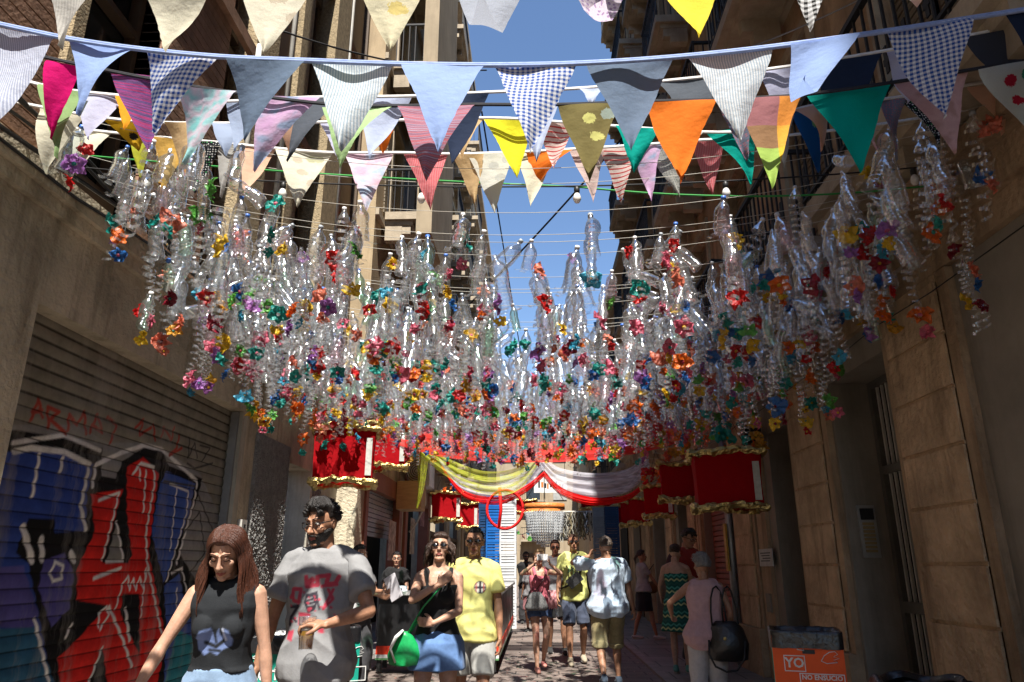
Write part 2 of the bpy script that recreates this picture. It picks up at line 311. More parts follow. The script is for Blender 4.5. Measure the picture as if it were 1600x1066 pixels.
# ------------------------------------------------------------------ materials for buildings
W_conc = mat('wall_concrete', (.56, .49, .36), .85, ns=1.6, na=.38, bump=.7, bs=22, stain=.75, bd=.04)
W_stucco = mat('wall_rough_stucco', (.42, .41, .39), .9, ns=16, na=.35, bump=1.0, bs=55, bd=.09)
W_tan = mat('wall_tan', (.42, .32, .2), .85, ns=1.1, na=.25, bump=.3, stain=.45)
W_tan2 = mat('wall_cream', (.36, .29, .2), .85, ns=1.1, na=.22, bump=.2, stain=.4)
W_brown = mat('wall_brown', (.42, .3, .19), .85, ns=1.4, na=.4, bump=.6, bs=18, stain=.8, bd=.04)
W_ochre = mat('wall_ochre_block', (.56, .4, .25), .85, ns=2.6, na=.4, bump=.8, bs=18, stain=.8, bd=.04)
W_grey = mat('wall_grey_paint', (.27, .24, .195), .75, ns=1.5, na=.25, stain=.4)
M_stone = mat('stone_trim', (.42, .35, .26), .85, ns=4, na=.25, bump=.3, stain=.3)
M_iron = mat('black_iron', (.025, .025, .027), .55, metal=.4, ns=20)
M_glass = mat('dark_pane', (.02, .025, .03), .12, spec=.7, ns=2)
M_frame = mat('brown_frame', (.11, .075, .05), .6)
M_white = mat('white_frame', (.6, .58, .53), .6)
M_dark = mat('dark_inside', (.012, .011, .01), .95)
M_shut = mat('window_shutter', (.2, .16, .11), .7, stretch=(1, 1, 30), ns=3)
M_greys = mat('window_shutter_grey', (.35, .35, .33), .7)
M_brick = mat('brick_red', (.3, .175, .115), .85, ns=5, na=.35, bump=.3)
M_steel = mat('grey_steel', (.3, .3, .3), .45, metal=.6)
M_lamp = mat('bulb_glass', (.75, .74, .7), .15, spec=.8)
M_black = mat('black_plastic', (.02, .02, .02), .45)
# ------------------------------------------------------------------ generic upper facade: wall grid with real openings, windows and balconies as parts
def facade(root, side, X, y0, y1, z0, floors, fh, bays, ww, wh, wm, wshut, bal=None, balm=None, sill=.35, thick=.35, top=.6, railm=None, cons=True):
    """side -1: wall on the left facing +x; +1: wall on the right facing -x. d = how far out towards the street"""
    def bx(mb, ya, yb, za, zb, da, db, mi=0): mb.box(X - side * da, X - side * db, ya, yb, za, zb, mi)
    bw = (y1 - y0) / bays; w = MB(); zt = z0 + floors * fh + top
    for b in range(bays):
        c = y0 + bw * (b + .5)
        bx(w, y0 + bw * b, c - ww / 2, z0, zt, -thick, 0); bx(w, c + ww / 2, y0 + bw * (b + 1), z0, zt, -thick, 0)
        for f in range(floors + 1):
            za = z0 if f == 0 else z0 + fh * (f - 1) + sill + wh; zb = zt if f == floors else z0 + fh * f + sill
            bx(w, c - ww / 2, c + ww / 2, za, zb, -thick, 0)
    w.build('wall', wm, root)
    fm = MB()
    for f in range(floors + 1): bx(fm, y0, y1, z0 + fh * f - .09, z0 + fh * f + .05, .003, .07)
    bx(fm, y0, y1, zt, zt + .3, -thick, .35); fm.build('cornice', M_stone, root)
    wins = []
    for f in range(floors):
        for b in range(bays):
            c = y0 + bw * (b + .5); za = z0 + fh * f + sill; zb = za + wh
            wf = MB()
            for (a, q, r_, t) in ((c - ww / 2, c - ww / 2 + .07, za, zb), (c + ww / 2 - .07, c + ww / 2, za, zb), (c - .035, c + .035, za, zb), (c - ww / 2 + .07, c - .035, zb - .07, zb), (c + .035, c + ww / 2 - .07, zb - .07, zb), (c - ww / 2 + .07, c - .035, za, za + .07), (c + .035, c + ww / 2 - .07, za, za + .07)):
                bx(wf, a, q, r_, t, -.24, -.17)
            wo = wf.build('window', wshut[0], root); p = MB(); bx(p, c - ww / 2, c + ww / 2, za, zb, -.3, -.25); p.build('pane', M_glass, wo)
            s = MB(); k = (f * 7 + b * 3 + int(X)) % 3
            if k != 1:   # louvred shutters folded out against the wall or half closed
                for sg in (-1, 1):
                    a = c + sg * (ww / 2 + .02); bb = a + sg * ww * .44
                    if k == 0: a, bb = (c + sg * .06, c + sg * (ww / 2 - .02))
                    for q in range(int(wh / .08)): bx(s, min(a, bb), max(a, bb), za + q * .08 + .01, za + q * .08 + .07, -.15 if k == 0 else .004, -.12 if k == 0 else .03)
                s.build('shutter', wshut[1], wo)
            ar = MB(); bx(ar, c - ww / 2 - .12, c - ww / 2 - .001, za - .05, zb + .14, .002, .05); bx(ar, c + ww / 2 + .001, c + ww / 2 + .12, za - .05, zb + .14, .002, .05); bx(ar, c - ww / 2 - .001, c + ww / 2 + .001, zb + .001, zb + .14, .002, .05); ar.build('surround', M_stone, wo)
    if bal:
        for f in range(floors):
            for (ba, bb_) in bal:
                z = z0 + fh * f + .06; d = balm; s = MB(); bx(s, ba, bb_, z, z + .16, .072, d); bx(s, ba + .06, bb_ - .06, z - .1, z - .001, .072, d - .1)
                if cons:
                    for q in (ba + .15, bb_ - .15, (ba + bb_) / 2):
                        bx(s, q - .08, q + .08, z - .42, z - .101, .072, .4); bx(s, q - .07, q + .07, z - .28, z - .102, .401, d - .15)
                so_ = s.build('balcony', M_stone, root); r_ = MB(); n = int((bb_ - ba) / .13); zt_ = z + 1.08
                bx(r_, ba, bb_, zt_, zt_ + .045, d - .06, d - .01); bx(r_, ba, bb_, z + .24, z + .265, d - .05, d - .02)
                for e in (ba, bb_ - .04):
                    bx(r_, e, e + .04, zt_, zt_ + .04, .072, d - .061)
                    for q in range(int((d - .1) / .13)): bx(r_, e + .01, e + .03, z + .161, zt_ - .001, .1 + q * .13, .118 + q * .13)
                for q in range(n + 1):
                    yq = ba + .01 + (bb_ - ba - .03) * q / n; bx(r_, yq, yq + .018, z + .161, zt_ - .001, d - .045, d - .027)
                    if q % 2 == 0 and q < n: bx(r_, yq + .03, yq + .1, z + .42, z + .47, d - .042, d - .03); bx(r_, yq + .045, yq + .085, z + .35, z + .56, d - .041, d - .031)
                r_.build('railing', railm or M_iron, so_)
    return bx
# ------------------------------------------------------------------ LEFT near building (shutter, concrete ground floor, brick and stucco above)
XL = -3.3; XR = 3.1
def bl(mb, ya, yb, za, zb, da, db, mi=0): mb.box(XL + da, XL + db, ya, yb, za, zb, mi)
def br_(mb, ya, yb, za, zb, da, db, mi=0): mb.box(XR - da, XR - db, ya, yb, za, zb, mi)
LA = thing('concrete_building', 'left building with stained concrete ground floor, wide shutter opening, brick panels and stucco piers above', 'building', (XL, 6, 0))
def LP(mb, name, m, parent=LA, **kw):
    o = mb.build(name, m, parent, **kw); 
    if parent is LA: o.matrix_parent_inverse = Matrix.Translation((-XL, -6, 0))
    return o
w = MB(); bl(w, -14, 4.38, 0, 3.82, -.4, 0); bl(w, 4.38, 8.05, 3.1, 3.82, -.4, 0); bl(w, 8.05, 8.4, 0, 3.82, -.4, -.03)
bl(w, 9.55, 10.55, 2.75, 3.82, -.5, 0); bl(w, 8.4, 9.55, 2.95, 3.82, -.4, 0); bl(w, 10.55, 12.0, 2.95, 3.82, -.4, 0)
LP(w, 'wall', W_conc)
for ya, yb, dd in ((8.4, 9.55, .02), (10.62, 11.1, .012)):   # rough-cast render: real grain, so that grazing sun catches it
    w = MB(); bl(w, ya, yb, 0, 2.95, -.4, dd - .02); nu_ = int((yb - ya) / .011)
    w.grid(lambda u, v: (XL + dd - .012 + (.011 * abs(noise.noise(Vector(((ya + (yb - ya) * u) * 38, 2.95 * v * 38, 0)))) ** .7 * 2 if 0 < u < 1 and 0 < v < 1 else -.02), ya + (yb - ya) * u, 2.95 * v), nu_, 268, smooth=False); LP(w, 'stucco_pier', W_stucco)
w = MB(); bl(w, 7.92, 8.05, 0, 3.1, -.4, -.01); LP(w, 'jamb', mat('jamb_white', (.5, .47, .38), .8, stain=.7))
w = MB(); bl(w, 9.55, 10.55, 0, 2.75, -1.2, -1.0); LP(w, 'doorway', M_dark)  # near-black back panel: the darkness inside the door is put in its colour
w = MB(); bl(w, 10.55, 10.62, 0, 2.95, -1.0, .012); bl(w, 11.1, 12.0, 0, 2.95, -.4, .0); LP(w, 'pier', mat('pier_pale', (.42, .39, .32), .85, stain=.5, bump=.3))
w = MB(); bl(w, -14, 12.0, 3.821, 3.98, -.4, .09); bl(w, -14, 12.0, 3.72, 3.819, .001, .05); LP(w, 'ledge', W_conc)
# upper floors: brick courses, piers of pebbled stucco, recessed dark windows
w = MB()
for f in range(4):
    z = 3.98 + f * 3.3
    for (a, b) in ((-14, 4.1), (5.25, 6.45)):
        q = z
        while q < z + 3.3 - .02: bl(w, a, b, q + .006, min(q + .092, z + 3.3), -.4, -.02); q += .098
    bl(w, -14, 12.0, z + 3.14, z + 3.299, -.019, .05)
LP(w, 'brick_panel', M_brick); w = MB(); bl(w, -14, 12, 3.98, 17.6, -.6, -.401); bl(w, 11.9, 12, 3.98, 17.6, -.4, 0); bl(w, -14, 4.1, 3.98, 17.18, -.4, -.05); bl(w, 5.25, 6.45, 3.98, 17.18, -.4, -.05); LP(w, 'back_wall', M_frame)
w = MB()
for (a, b, d) in ((6.95, 7.6, .05), (8.35, 8.75, .04), (9.6, 10.3, .12), (4.1, 4.22, .04)): bl(w, a, b, 3.981, 17.3, -.4, d)
LP(w, 'pebbled_pier', mat('pebbled_stucco', (.36, .28, .17), .9, ns=20, na=.5, bump=1, bs=50))
w = MB(); bl(w, 7.7, 8.25, 3.981, 17.3, -.4, -.06); bl(w, 10.45, 11.9, 3.981, 17.3, -.4, -.1); LP(w, 'plaster_panel', W_tan2)
for f in range(4):
    z = 3.98 + f * 3.3
    for (a, b) in ((4.25, 5.2), (6.5, 6.92), (8.8, 9.55)):
        w = MB(); bl(w, a, a + .06, z + .3, z + 2.9, -.3, -.2); bl(w, b - .06, b, z + .3, z + 2.9, -.3, -.2); bl(w, a + .06, b - .06, z + 1.9, z + 1.96, -.3, -.2); bl(w, a + .06, b - .06, z + .3, z + .36, -.3, -.2); bl(w, a, b, z + 2.9, z + 3.13, -.4, -.15); bl(w, a, b, z, z + .299, -.4, -.15)
        wo = LP(w, 'window', M_frame); w = MB(); bl(w, a, b, z + .3, z + 2.9, -.38, -.31); o = w.build('pane', M_glass, wo)
w = MB()
for zz in (5.2, 7.3): w.tube([(XL + .2, 6.7, zz), (XL + .2, 6.7, zz + 1.9)], .03, 6)
w.tube([(XL + .19, 7.66, 4.0), (XL + .19, 7.66, 17)], .035, 8); w.tube([(XL + .1, 10.38, 4.0), (XL + .1, 10.38, 17)], .045, 8); LP(w, 'drainpipe', M_white)
# rolling shutter with painted letters: a fine sheet of real slats, painted in its own surface coordinates
sh = MB(); XS = XL - .16; NY, NZ = 330, 316
def shp(u, v):
    z = .02 + 3.1 * v; ph = (z / .098) % 1; return (XS + .014 * abs(math.sin(math.pi * ph)) ** .6, 4.40 + 3.6 * u, z)
sh.grid(shp, NY, NZ)
shm = sh.mesh('shutter', mat('painted_shutter', (1, 1, 1), .8, attr='Col', ns=6, na=.28, spec=.12, stain=.5))
def q(x, y): p = onx(x * .4, 640 + y * .4, XS + .01); return (p.y, p.z)
def qq(l): return [q(*p) for p in l]
BLU, BLU2, RED, BLK, WHT, GRY, TEAL, PUR = (.035, .075, .34), (.06, .12, .42), (.75, .025, .02), (.005, .005, .006), (.9, .9, .87), (.2, .19, .165), (.04, .28, .34), (.1, .09, .32)
pr = [('poly', qq([(-20, 60), (300, 60), (420, 130), (600, 130), (780, 250), (860, 420), (840, 640), (700, 700), (-60, 700)]), (.3, .3, .29)),
      ('poly', qq([(-60, 90), (60, 80), (250, 110), (400, 150), (395, 260), (450, 270), (480, 200), (560, 150), (630, 155), (660, 220), (790, 270), (775, 330), (700, 560), (760, 660), (800, 900), (760, 1100), (-100, 1100)]), BLK),
      ('poly', qq([(20, 165), (250, 165), (365, 215), (340, 330), (335, 475), (215, 482), (212, 428), (110, 425), (60, 560), (110, 600), (150, 800), (200, 1070), (-80, 1070), (-40, 300)]), BLU),
      ('poly', qq([(-60, 620), (90, 610), (150, 800), (120, 860), (0, 850)]), PUR), ('poly', qq([(-60, 860), (140, 850), (215, 1080), (-80, 1080)]), (.03, .12, .22)),
      ('poly', qq([(170, 590), (250, 560), (290, 640), (270, 780), (200, 850), (150, 700)]), PUR),
      ('poly', qq([(355, 330), (480, 312), (470, 345), (400, 600), (500, 600), (515, 570), (495, 400), (495, 225), (560, 185), (620, 250), (600, 400), (580, 560), (640, 850), (640, 960), (610, 1080), (420, 1080), (400, 925), (345, 1080), (235, 1080), (225, 970), (300, 900), (420, 765), (300, 745), (300, 620), (370, 480)]), RED),
      ('poly', qq([(455, 440), (482, 590), (415, 597)]), (.26, .26, .24)), ('poly', qq([(480, 720), (545, 720), (545, 960), (470, 800)]), BLK),
      ('poly', qq([(650, 240), (762, 290), (740, 400), (660, 620), (640, 680), (592, 480), (622, 300)]), BLU2), ('poly', qq([(640, 690), (700, 640), (725, 780), (790, 900), (700, 1080), (640, 1080), (650, 850)]), BLU2),
      ('poly', qq([(690, 860), (780, 900), (740, 1080), (640, 1080)]), TEAL)]
WL = [([(55, 165), (120, 150), (250, 165), (350, 215)], 10), ([(155, 175), (125, 340)], 7), ([(245, 190), (235, 240)], 8), ([(345, 235), (315, 380), (335, 470)], 9), ([(90, 460), (125, 590)], 13), ([(160, 505), (165, 585)], 12), ([(275, 560), (290, 590)], 12), ([(195, 640), (215, 595), (245, 610), (240, 660), (205, 670), (195, 640)], 6), ([(135, 820), (190, 1060)], 7), ([(280, 840), (255, 890)], 6),
      ([(385, 355), (465, 325), (440, 430), (400, 585)], 6), ([(415, 595), (482, 590), (455, 440)], 6), ([(520, 250), (550, 210), (600, 225), (605, 280), (570, 480), (575, 600), (630, 870)], 7), ([(545, 235), (548, 275)], 6), ([(570, 240), (560, 400)], 6), ([(365, 660), (470, 620)], 7), ([(570, 620), (550, 810)], 5), ([(385, 850), (385, 800), (415, 770), (425, 800), (390, 860)], 5), ([(425, 770), (480, 900), (515, 1005)], 7), ([(400, 930), (345, 1070)], 6), ([(490, 780), (505, 900)], 9),
      ([(450, 780), (480, 680), (500, 650), (505, 705), (520, 660), (530, 705), (545, 655), (560, 700), (575, 630)], 5), ([(665, 290), (735, 320), (730, 400), (650, 670)], 6), ([(690, 310), (665, 550)], 5), ([(360, 300), (375, 215), (470, 170), (560, 140), (630, 155), (770, 280), (760, 350), (690, 600)], 9), ([(670, 640), (710, 620), (740, 760), (790, 900)], 6), ([(690, 700), (690, 830)], 5), ([(50, 130), (250, 100), (390, 160)], 8)]
pr += [('line', qq(l), .0042 * w_, WHT) for l, w_ in WL]
RS = (.42, .07, .05)
for l in ([(120, 40), (150, -40), (165, 30)], [(125, 10), (165, 5)], [(190, 70), (185, -10), (230, 10), (195, 40), (260, 95)], [(265, 80), (270, 20), (300, 60), (330, 10), (335, 95)], [(350, 90), (380, 20), (400, 90), (360, 60)], [(420, 30), (455, 60), (430, 130)], [(530, 70), (560, 40), (545, 100), (590, 70)], [(600, 60), (605, 120)], [(630, 110), (640, 70), (670, 120), (680, 70)], [(700, 100), (690, 150), (660, 180), (710, 150)]): pr.append(('line', qq(l), .03, RS))
for l in ([(740, 110), (735, 190), (760, 130), (770, 190)], [(780, 140), (820, 150), (790, 200)], [(730, 210), (760, 230), (830, 210)], [(720, 480), (780, 400), (800, 560), (740, 640)], [(640, 280), (760, 300), (830, 470)]): pr.append(('line', qq(l), .02, (.06, .06, .06)))
co = np.empty(len(shm.vertices) * 3); shm.vertices.foreach_get('co', co); co = co.reshape(-1, 3)
paint(shm, co[:, 1:3], (.26, .245, .2), pr, .012)
ph_ = (co[:, 2] / .098) % 1; att = shm.attributes['Col']; buf = np.empty(len(co) * 4, np.float32); att.data.foreach_get('color', buf); buf = buf.reshape(-1, 4); buf[:, :3] *= np.where((ph_ < .1) | (ph_ > .93), .25, 1)[:, None]; att.data.foreach_set('color', buf.ravel())   # joint lines between slats painted darker
shr = thing('roller_shutter', 'closed roller shutter painted with big blue and red graffiti letters outlined in white', 'shutter', (XS, 6.2, 0))
so2 = bpy.data.objects.new('slats', shm); sc.collection.objects.link(so2); so2.parent = shr; so2.matrix_parent_inverse = Matrix.Translation((-XS, -6.2, 0))
for y_ in (4.381, 7.88): w = MB(); w.box(XS + .03, XS + .11, y_, y_ + .038, 0, 3.09); o = w.build('guide_rail', M_steel, shr); o.matrix_parent_inverse = Matrix.Translation((-XS, -6.2, 0))
# pipe along the ledge, small switch box on the jamb
w = MB(); w.tube([(XL + .083, 6.0, 3.69), (XL + .083, 8.3, 3.66), (XL + .06, 8.38, 3.6), (XL + .04, 8.4, 3.2)], .026, 10)
w.build('drainpipe', mat('pipe_cream', (.55, .5, .38), .6), label='cream drainpipe running under the concrete ledge on the left wall', cat='pipe')
w = MB()
for k in range(5): w.tube([(XL + .1 + .012 * k, 2.2 + t * 1.1, 3.98 + .03 * k - .12 * math.sin(t * 1.1 + k)) for t in range(9)], .012 + .005 * (k % 2), 5)
w.build('cable_bundle', M_black, label='bundle of black cables sagging along the ledge of the left building', cat='cables')
w = MB(); bl(w, 8.12, 8.27, 1.78, 1.92, -.029, .03); t_ = w.build('switch_box', M_white, label='small white switch box above the brass plate on the left wall', cat='box'); w = MB(); bl(w, 8.17, 8.22, 1.83, 1.87, .03, .036); w.build('button', M_black, t_)
w = MB(); bl(w, 8.1, 8.3, 1.55, 1.74, -.029, .02); w.build('brass_plate', mat('brass', (.35, .26, .1), .5, metal=.6), label='dull brass plate under the white switch box on the left wall', cat='plate')
# ------------------------------------------------------------------ LEFT second building: shops, bay, balconies
LB = thing('balcony_building', 'tall tan building on the left with stacked iron balconies, brown shopfront below', 'building', (0, 0, 0))
X2 = -2.95
def b2(mb, ya, yb, za, zb, da, db, mi=0): mb.box(X2 + da, X2 + db, ya, yb, za, zb, mi)
facade(LB, -1, X2, 12.0, 29.0, 4.3, 5, 3.5, 5, 1.15, 2.45, W_tan, (M_white, M_shut), bal=[(12.5, 15.0), (16.1, 18.1), (19.4, 21.4), (22.9, 24.9), (26.2, 28.6)], balm=.72, sill=.26, railm=M_iron)
w = MB(); b2(w, 12.0, 12.5, 0, 4.3, -.4, 0); b2(w, 15.9, 16.3, 0, 4.3, -.4, 0); b2(w, 20.0, 20.6, 0, 4.3, -.4, 0); b2(w, 24.5, 25.2, 0, 4.3, -.4, 0); b2(w, 28.6, 29, 0, 4.3, -.4, 0)
b2(w, 12.5, 15.9, 3.1, 4.3, -.4, 0); b2(w, 16.3, 20, 3.3, 4.3, -.4, 0); b2(w, 20.6, 24.5, 3.3, 4.3, -.4, 0); b2(w, 25.2, 28.6, 3.2, 4.3, -.4, 0); w.build('ground_wall', W_conc, LB)
RB = mat('redbrown_paint', (.27, .1, .06), .6, stain=.3)
w = MB(); b2(w, 12.5, 15.9, 2.75, 3.1, -.2, .04); b2(w, 15.6, 15.9, 0, 2.75, -.2, .05); b2(w, 12.5, 12.7, 0, 2.75, -.2, .04); b2(w, 16.3, 16.6, 0, 3.3, -.2, .06); b2(w, 19.7, 20, 0, 3.3, -.2, .06); b2(w, 16.6, 19.7, 2.9, 3.3, -.2, .05); w.build('shopfront', RB, LB)
w = MB(); z = 1.95
while z < 2.74: b2(w, 12.7, 15.6, z, z + .07, -.15, -.1); z += .085
w.build('half_shutter', M_steel, LB); w = MB(); b2(w, 12.5, 28.6, 0, 3.3, -1.6, -1.4); w.build('dark_backing', M_dark, LB)  # near-black backing behind the shop openings, indoor darkness painted as colour
for (a, b) in ((20.6, 24.5), (25.2, 28.6)):
    w = MB(); b2(w, a, a + .1, 0, 3.2, -.25, -.1); b2(w, b - .1, b, 0, 3.2, -.25, -.1); b2(w, a + .1, b - .1, 2.3, 2.4, -.25, -.1); b2(w, (a + b) / 2 - .05, (a + b) / 2 + .05, 0, 2.3, -.25, -.1); wo = w.build('shop_window', M_frame, LB); w = MB(); b2(w, a + .1, b - .1, 0, 2.3, -.3, -.26); w.build('pane', M_glass, wo)
# projecting bay over the street with flat brown soffit
w = MB(); b2(w, 12.3, 15.4, 7.45, 21, .721, 1.02); w.build('bay', W_tan2, LB)
# ------------------------------------------------------------------ further left and the street end
LC = thing('corner_building', 'lower cream building further down the left side with shallow balconies', 'building')
facade(LC, -1, -2.9, 29.02, 44, 4.2, 4, 3.6, 4, 1.1, 2.3, W_tan2, (M_white, M_greys), bal=[(30, 32.2), (33.8, 36), (37.6, 39.8), (41.2, 43.6)], balm=.6, sill=.26)
w = MB(); w.box(-3.2, -2.9, 29.02, 44, 0, 4.2); w.build('ground_wall', W_tan, LC)
for k, (a, b) in enumerate(((30, 32.5), (34, 36.6), (38.5, 42))): w = MB(); w.box(-2.89, -2.86, a, b, 0, 2.7); w.build('door', (M_frame, M_greys, M_frame)[k], LC)
LD = thing('end_building', 'cream apartment block closing the far end of the street, with balconies and white blinds', 'building')
w = MB(); w.box(-14, 14, 60, 61, 0, 12.6); w.build('wall', W_tan2, LD)
for f in range(4):
    for b in range(9):
        x = -9 + b * 2.2; z = .4 + f * 3.1
        if f == 0: w = MB(); w.box(x - .7, x + .7, 59.9, 59.999, 0, 2.4); w.build('door', M_dark if b % 2 else M_frame, LD); continue
        w = MB(); w.box(x - .55, x + .55, 59.93, 59.999, z, z + 2.1); wo = w.build('window', M_greys if (b + f) % 2 else M_glass, LD)
        if b % 2 == 0: w = MB(); w.box(x - 1.0, x + 1.0, 59.2, 59.92, z - .2, z - .05); bo = w.build('balcony', M_stone, LD); w = MB(); w.box(x - 1, x + 1, 59.2, 59.24, z + .85, z + .9); [w.box(x - 1 + q * .14, x - .98 + q * .14, 59.21, 59.23, z - .049, z + .849) for q in range(15)]; w.build('railing', M_iron, bo)
LE = thing('gable_building', 'narrow white-washed house set back behind the left balconies at the street end', 'building')
w = MB(); w.box(-9, -3.3, 45.5, 59, 0, 10.5); w.build('wall', W_tan2, LE); w = MB(); w.box(-9.2, -3.1, 45.3, 59.1, 10.5, 10.8); w.build('roof', M_brick, LE)
# ------------------------------------------------------------------ RIGHT near building, in shade: rusticated pilasters, deep doorways
RA = thing('stone_facade_building', 'shaded brown building on the right with rusticated pilasters, deep iron doorways and ornate balconies', 'building')
facade(RA, 1, XR, -14, 21.0, 4.25, 5, 3.6, 14, 1.1, 2.7, W_brown, (M_frame, M_shut), bal=[(-1.9, .9), (3.1, 5.9), (6.4, 8.3), (9.1, 10.9), (11.5, 13.2), (14.0, 15.8), (16.4, 18.4), (18.9, 20.7)], balm=.68, sill=.24, thick=.4)
w = MB(); openings = [(6.15, 7.45, 3.25), (8.72, 9.62, 3.1), (11.7, 13.7, 2.9), (15.0, 16.2, 3.0), (18.0, 19.6, 3.0)]
y = -14
for (a, b, h) in openings: br_(w, y, a, 0, 3.75, -.5, 0); br_(w, a, b, h, 3.75, -.5, 0); y = b
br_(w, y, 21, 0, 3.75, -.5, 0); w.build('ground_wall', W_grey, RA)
w = MB(); br_(w, -14, 21, 3.751, 4.0, -.4, .12); br_(w, -14, 21, 4.001, 4.16, -.4, .3); br_(w, -14, 21, 3.55, 3.749, .001, .06); w.build('cornice', W_brown, RA)
def pilaster(a, b, d=.09, blk=.41):
    w = MB(); br_(w, a, a + .13, 0, 3.54, .001, d * .7); br_(w, b - .1, b, 0, 3.54, .001, d * .7); br_(w, a, b, 0, .62, d * .701, d + .05); w.build('pilaster_edge', W_brown, RA)
    w = MB(); z = .63
    while z < 3.5: br_(w, a + .135, b - .105, z, min(z + blk - .028, 3.54), .001, d); z += blk
    br_(w, a + .135, b - .105, .62, 3.54, .0005, d - .02); w.build('pilaster', W_ochre, RA)
for a, b in ((5.0, 6.1), (7.5, 8.66), (10.35, 11.45), (14.0, 14.9), (16.5, 17.4), (19.8, 20.8)): pilaster(a, b)
for a_, b_, d_ in ((9.9, 10.3, .05), (13.75, 13.95, .06), (1.5, 1.9, .08)): w = MB(); br_(w, a_, b_, 0, 3.54, .001, d_); w.build('wall_strip', W_brown, RA)
def iron_door(a, b, h, label):
    t = thing('iron_door', label, 'door', (XR + .42, (a + b) / 2, 0)); T = Matrix.Translation((-XR - .42, -(a + b) / 2, 0))
    def P(mb, n, m, par=t):
        o = mb.build(n, m, par); o.matrix_parent_inverse = T if par is t else Matrix.Identity(4); return o
    w = MB(); c = (a + b) / 2
    for (p, q_, r_, s_) in ((a, a + .07, 0, h), (b - .07, b, 0, h), (c - .04, c + .04, 0, 2.3), (a + .07, b - .07, h - .07, h), (a + .07, b - .07, 2.3, 2.38), (a + .07, c - .04, 1.0, 1.1), (c + .04, b - .07, 1.0, 1.1), (a + .07, c - .04, .06, .14), (c + .04, b - .07, .06, .14)): br_(w, p, q_, r_, s_, -.46, -.39)
    P(w, 'frame', mat('door_frame', (.12, .115, .1), .5) if b < 8 else M_frame)
    w = MB()
    for (lo, hi) in ((.14, 1.0), (1.1, 2.3), (2.38, h - .07)):
        n = 5 if b - a > 1 else 4
        for s0, s1 in ((a + .09, c - .06), (c + .06, b - .09)):
            for k in range(n): y_ = s0 + (s1 - s0) * (k + .5) / n; br_(w, y_ - .011, y_ + .011, lo + .001, hi - .001, -.44, -.415)
    P(w, 'bars', mat('door_bars', (.5, .48, .43), .5) if b < 8 else M_steel); w = MB(); br_(w, a, b, 0, h, -.5, -.47); P(w, 'panel', M_glass)
    w = MB(); w.tube([(XR + .38, c - .07, 1.02), (XR + .33, c - .07, 1.05), (XR + .33, c - .2, 1.05)], .014, 8); P(w, 'handle', M_steel)
iron_door(6.15, 7.45, 3.25, 'tall glazed iron door with grey bars in the deep doorway beside the intercom')
iron_door(8.72, 9.62, 3.1, 'narrow dark grilled door left of the pilaster with the bin in front')
w = MB(); br_(w, 15.0, 16.2, 0, 3, -.45, -.4); br_(w, 18, 19.6, 0, 3, -.45, -.4); w.build('dark_door', M_frame, RA)
w = MB(); z = 0.05
while z < 2.85: br_(w, 11.7, 13.7, z, z + .075, -.2, -.14); z += .09
br_(w, 11.7, 13.7, 0, 2.9, -.24, -.205); w.build('roller_shutter', mat('red_shutter', (.26, .09, .07), .55, ns=8), label='closed dark red roller shutter on the shaded right wall behind the pedestrians', cat='shutter')
ip = thing('intercom_panel', 'brushed metal intercom panel with a column of buttons on the doorway side wall', 'intercom')
w = MB(); w.box(XR + .1, XR + .27, 7.42, 7.449, 1.5, 2.0); w.build('plate', mat('alu', (.42, .42, .4), .4, metal=.5), ip)
w = MB(); w.box(XR + .12, XR + .25, 7.41, 7.419, 1.86, 1.97); w.build('speaker', M_black, ip); w = MB(); [w.box(XR + .13, XR + .24, 7.41, 7.419, 1.55 + k * .037, 1.575 + k * .037) for k in range(8)]; w.build('buttons', mat('intercom_button', (.3, .22, .1), .5), ip)
sg = thing('wall_sign', 'small white notice with dark lettering on the grey wall by the right doorway', 'sign')
w = MB(); br_(w, 9.72, 10.28, 1.42, 1.64, .055, .07); w.build('board', mat('sign_white', (.5, .5, .48), .6), sg)
w = MB(); [br_(w, 9.79 + .03 * (k % 2), 10.21 - .04 * (k % 3), 1.58 - k * .033, 1.594 - k * .033, .0705, .072) for k in range(4)]; w.build('lettering', M_black, sg)
w = MB(); br_(w, 9.97, 10.15, .85, 1.08, .055, .075); o = w.build('meter_cover', W_grey, label='small grey meter cover below the white notice on the right wall', cat='cover')
w = MB(); br_(w, 9.68, 9.85, 3.0, 3.2, .055, .28); w.build('alarm_box', M_black, label='dark alarm box high on the right wall above the white notice', cat='box')
yp = thing('drainpipe', 'grey downpipe with a yellow cover strip beside the red shutter on the right', 'pipe')
w = MB(); w.tube([(XR - .1, 11.57, 0), (XR - .1, 11.57, 3.5)], .06, 10); w.build('pipe', M_steel, yp); w = MB(); w.box(XR - .19, XR - .161, 11.5, 11.62, 1.35, 2.05); w.build('cover_strip', mat('yellow_cover', (.5, .3, .06), .6), yp)
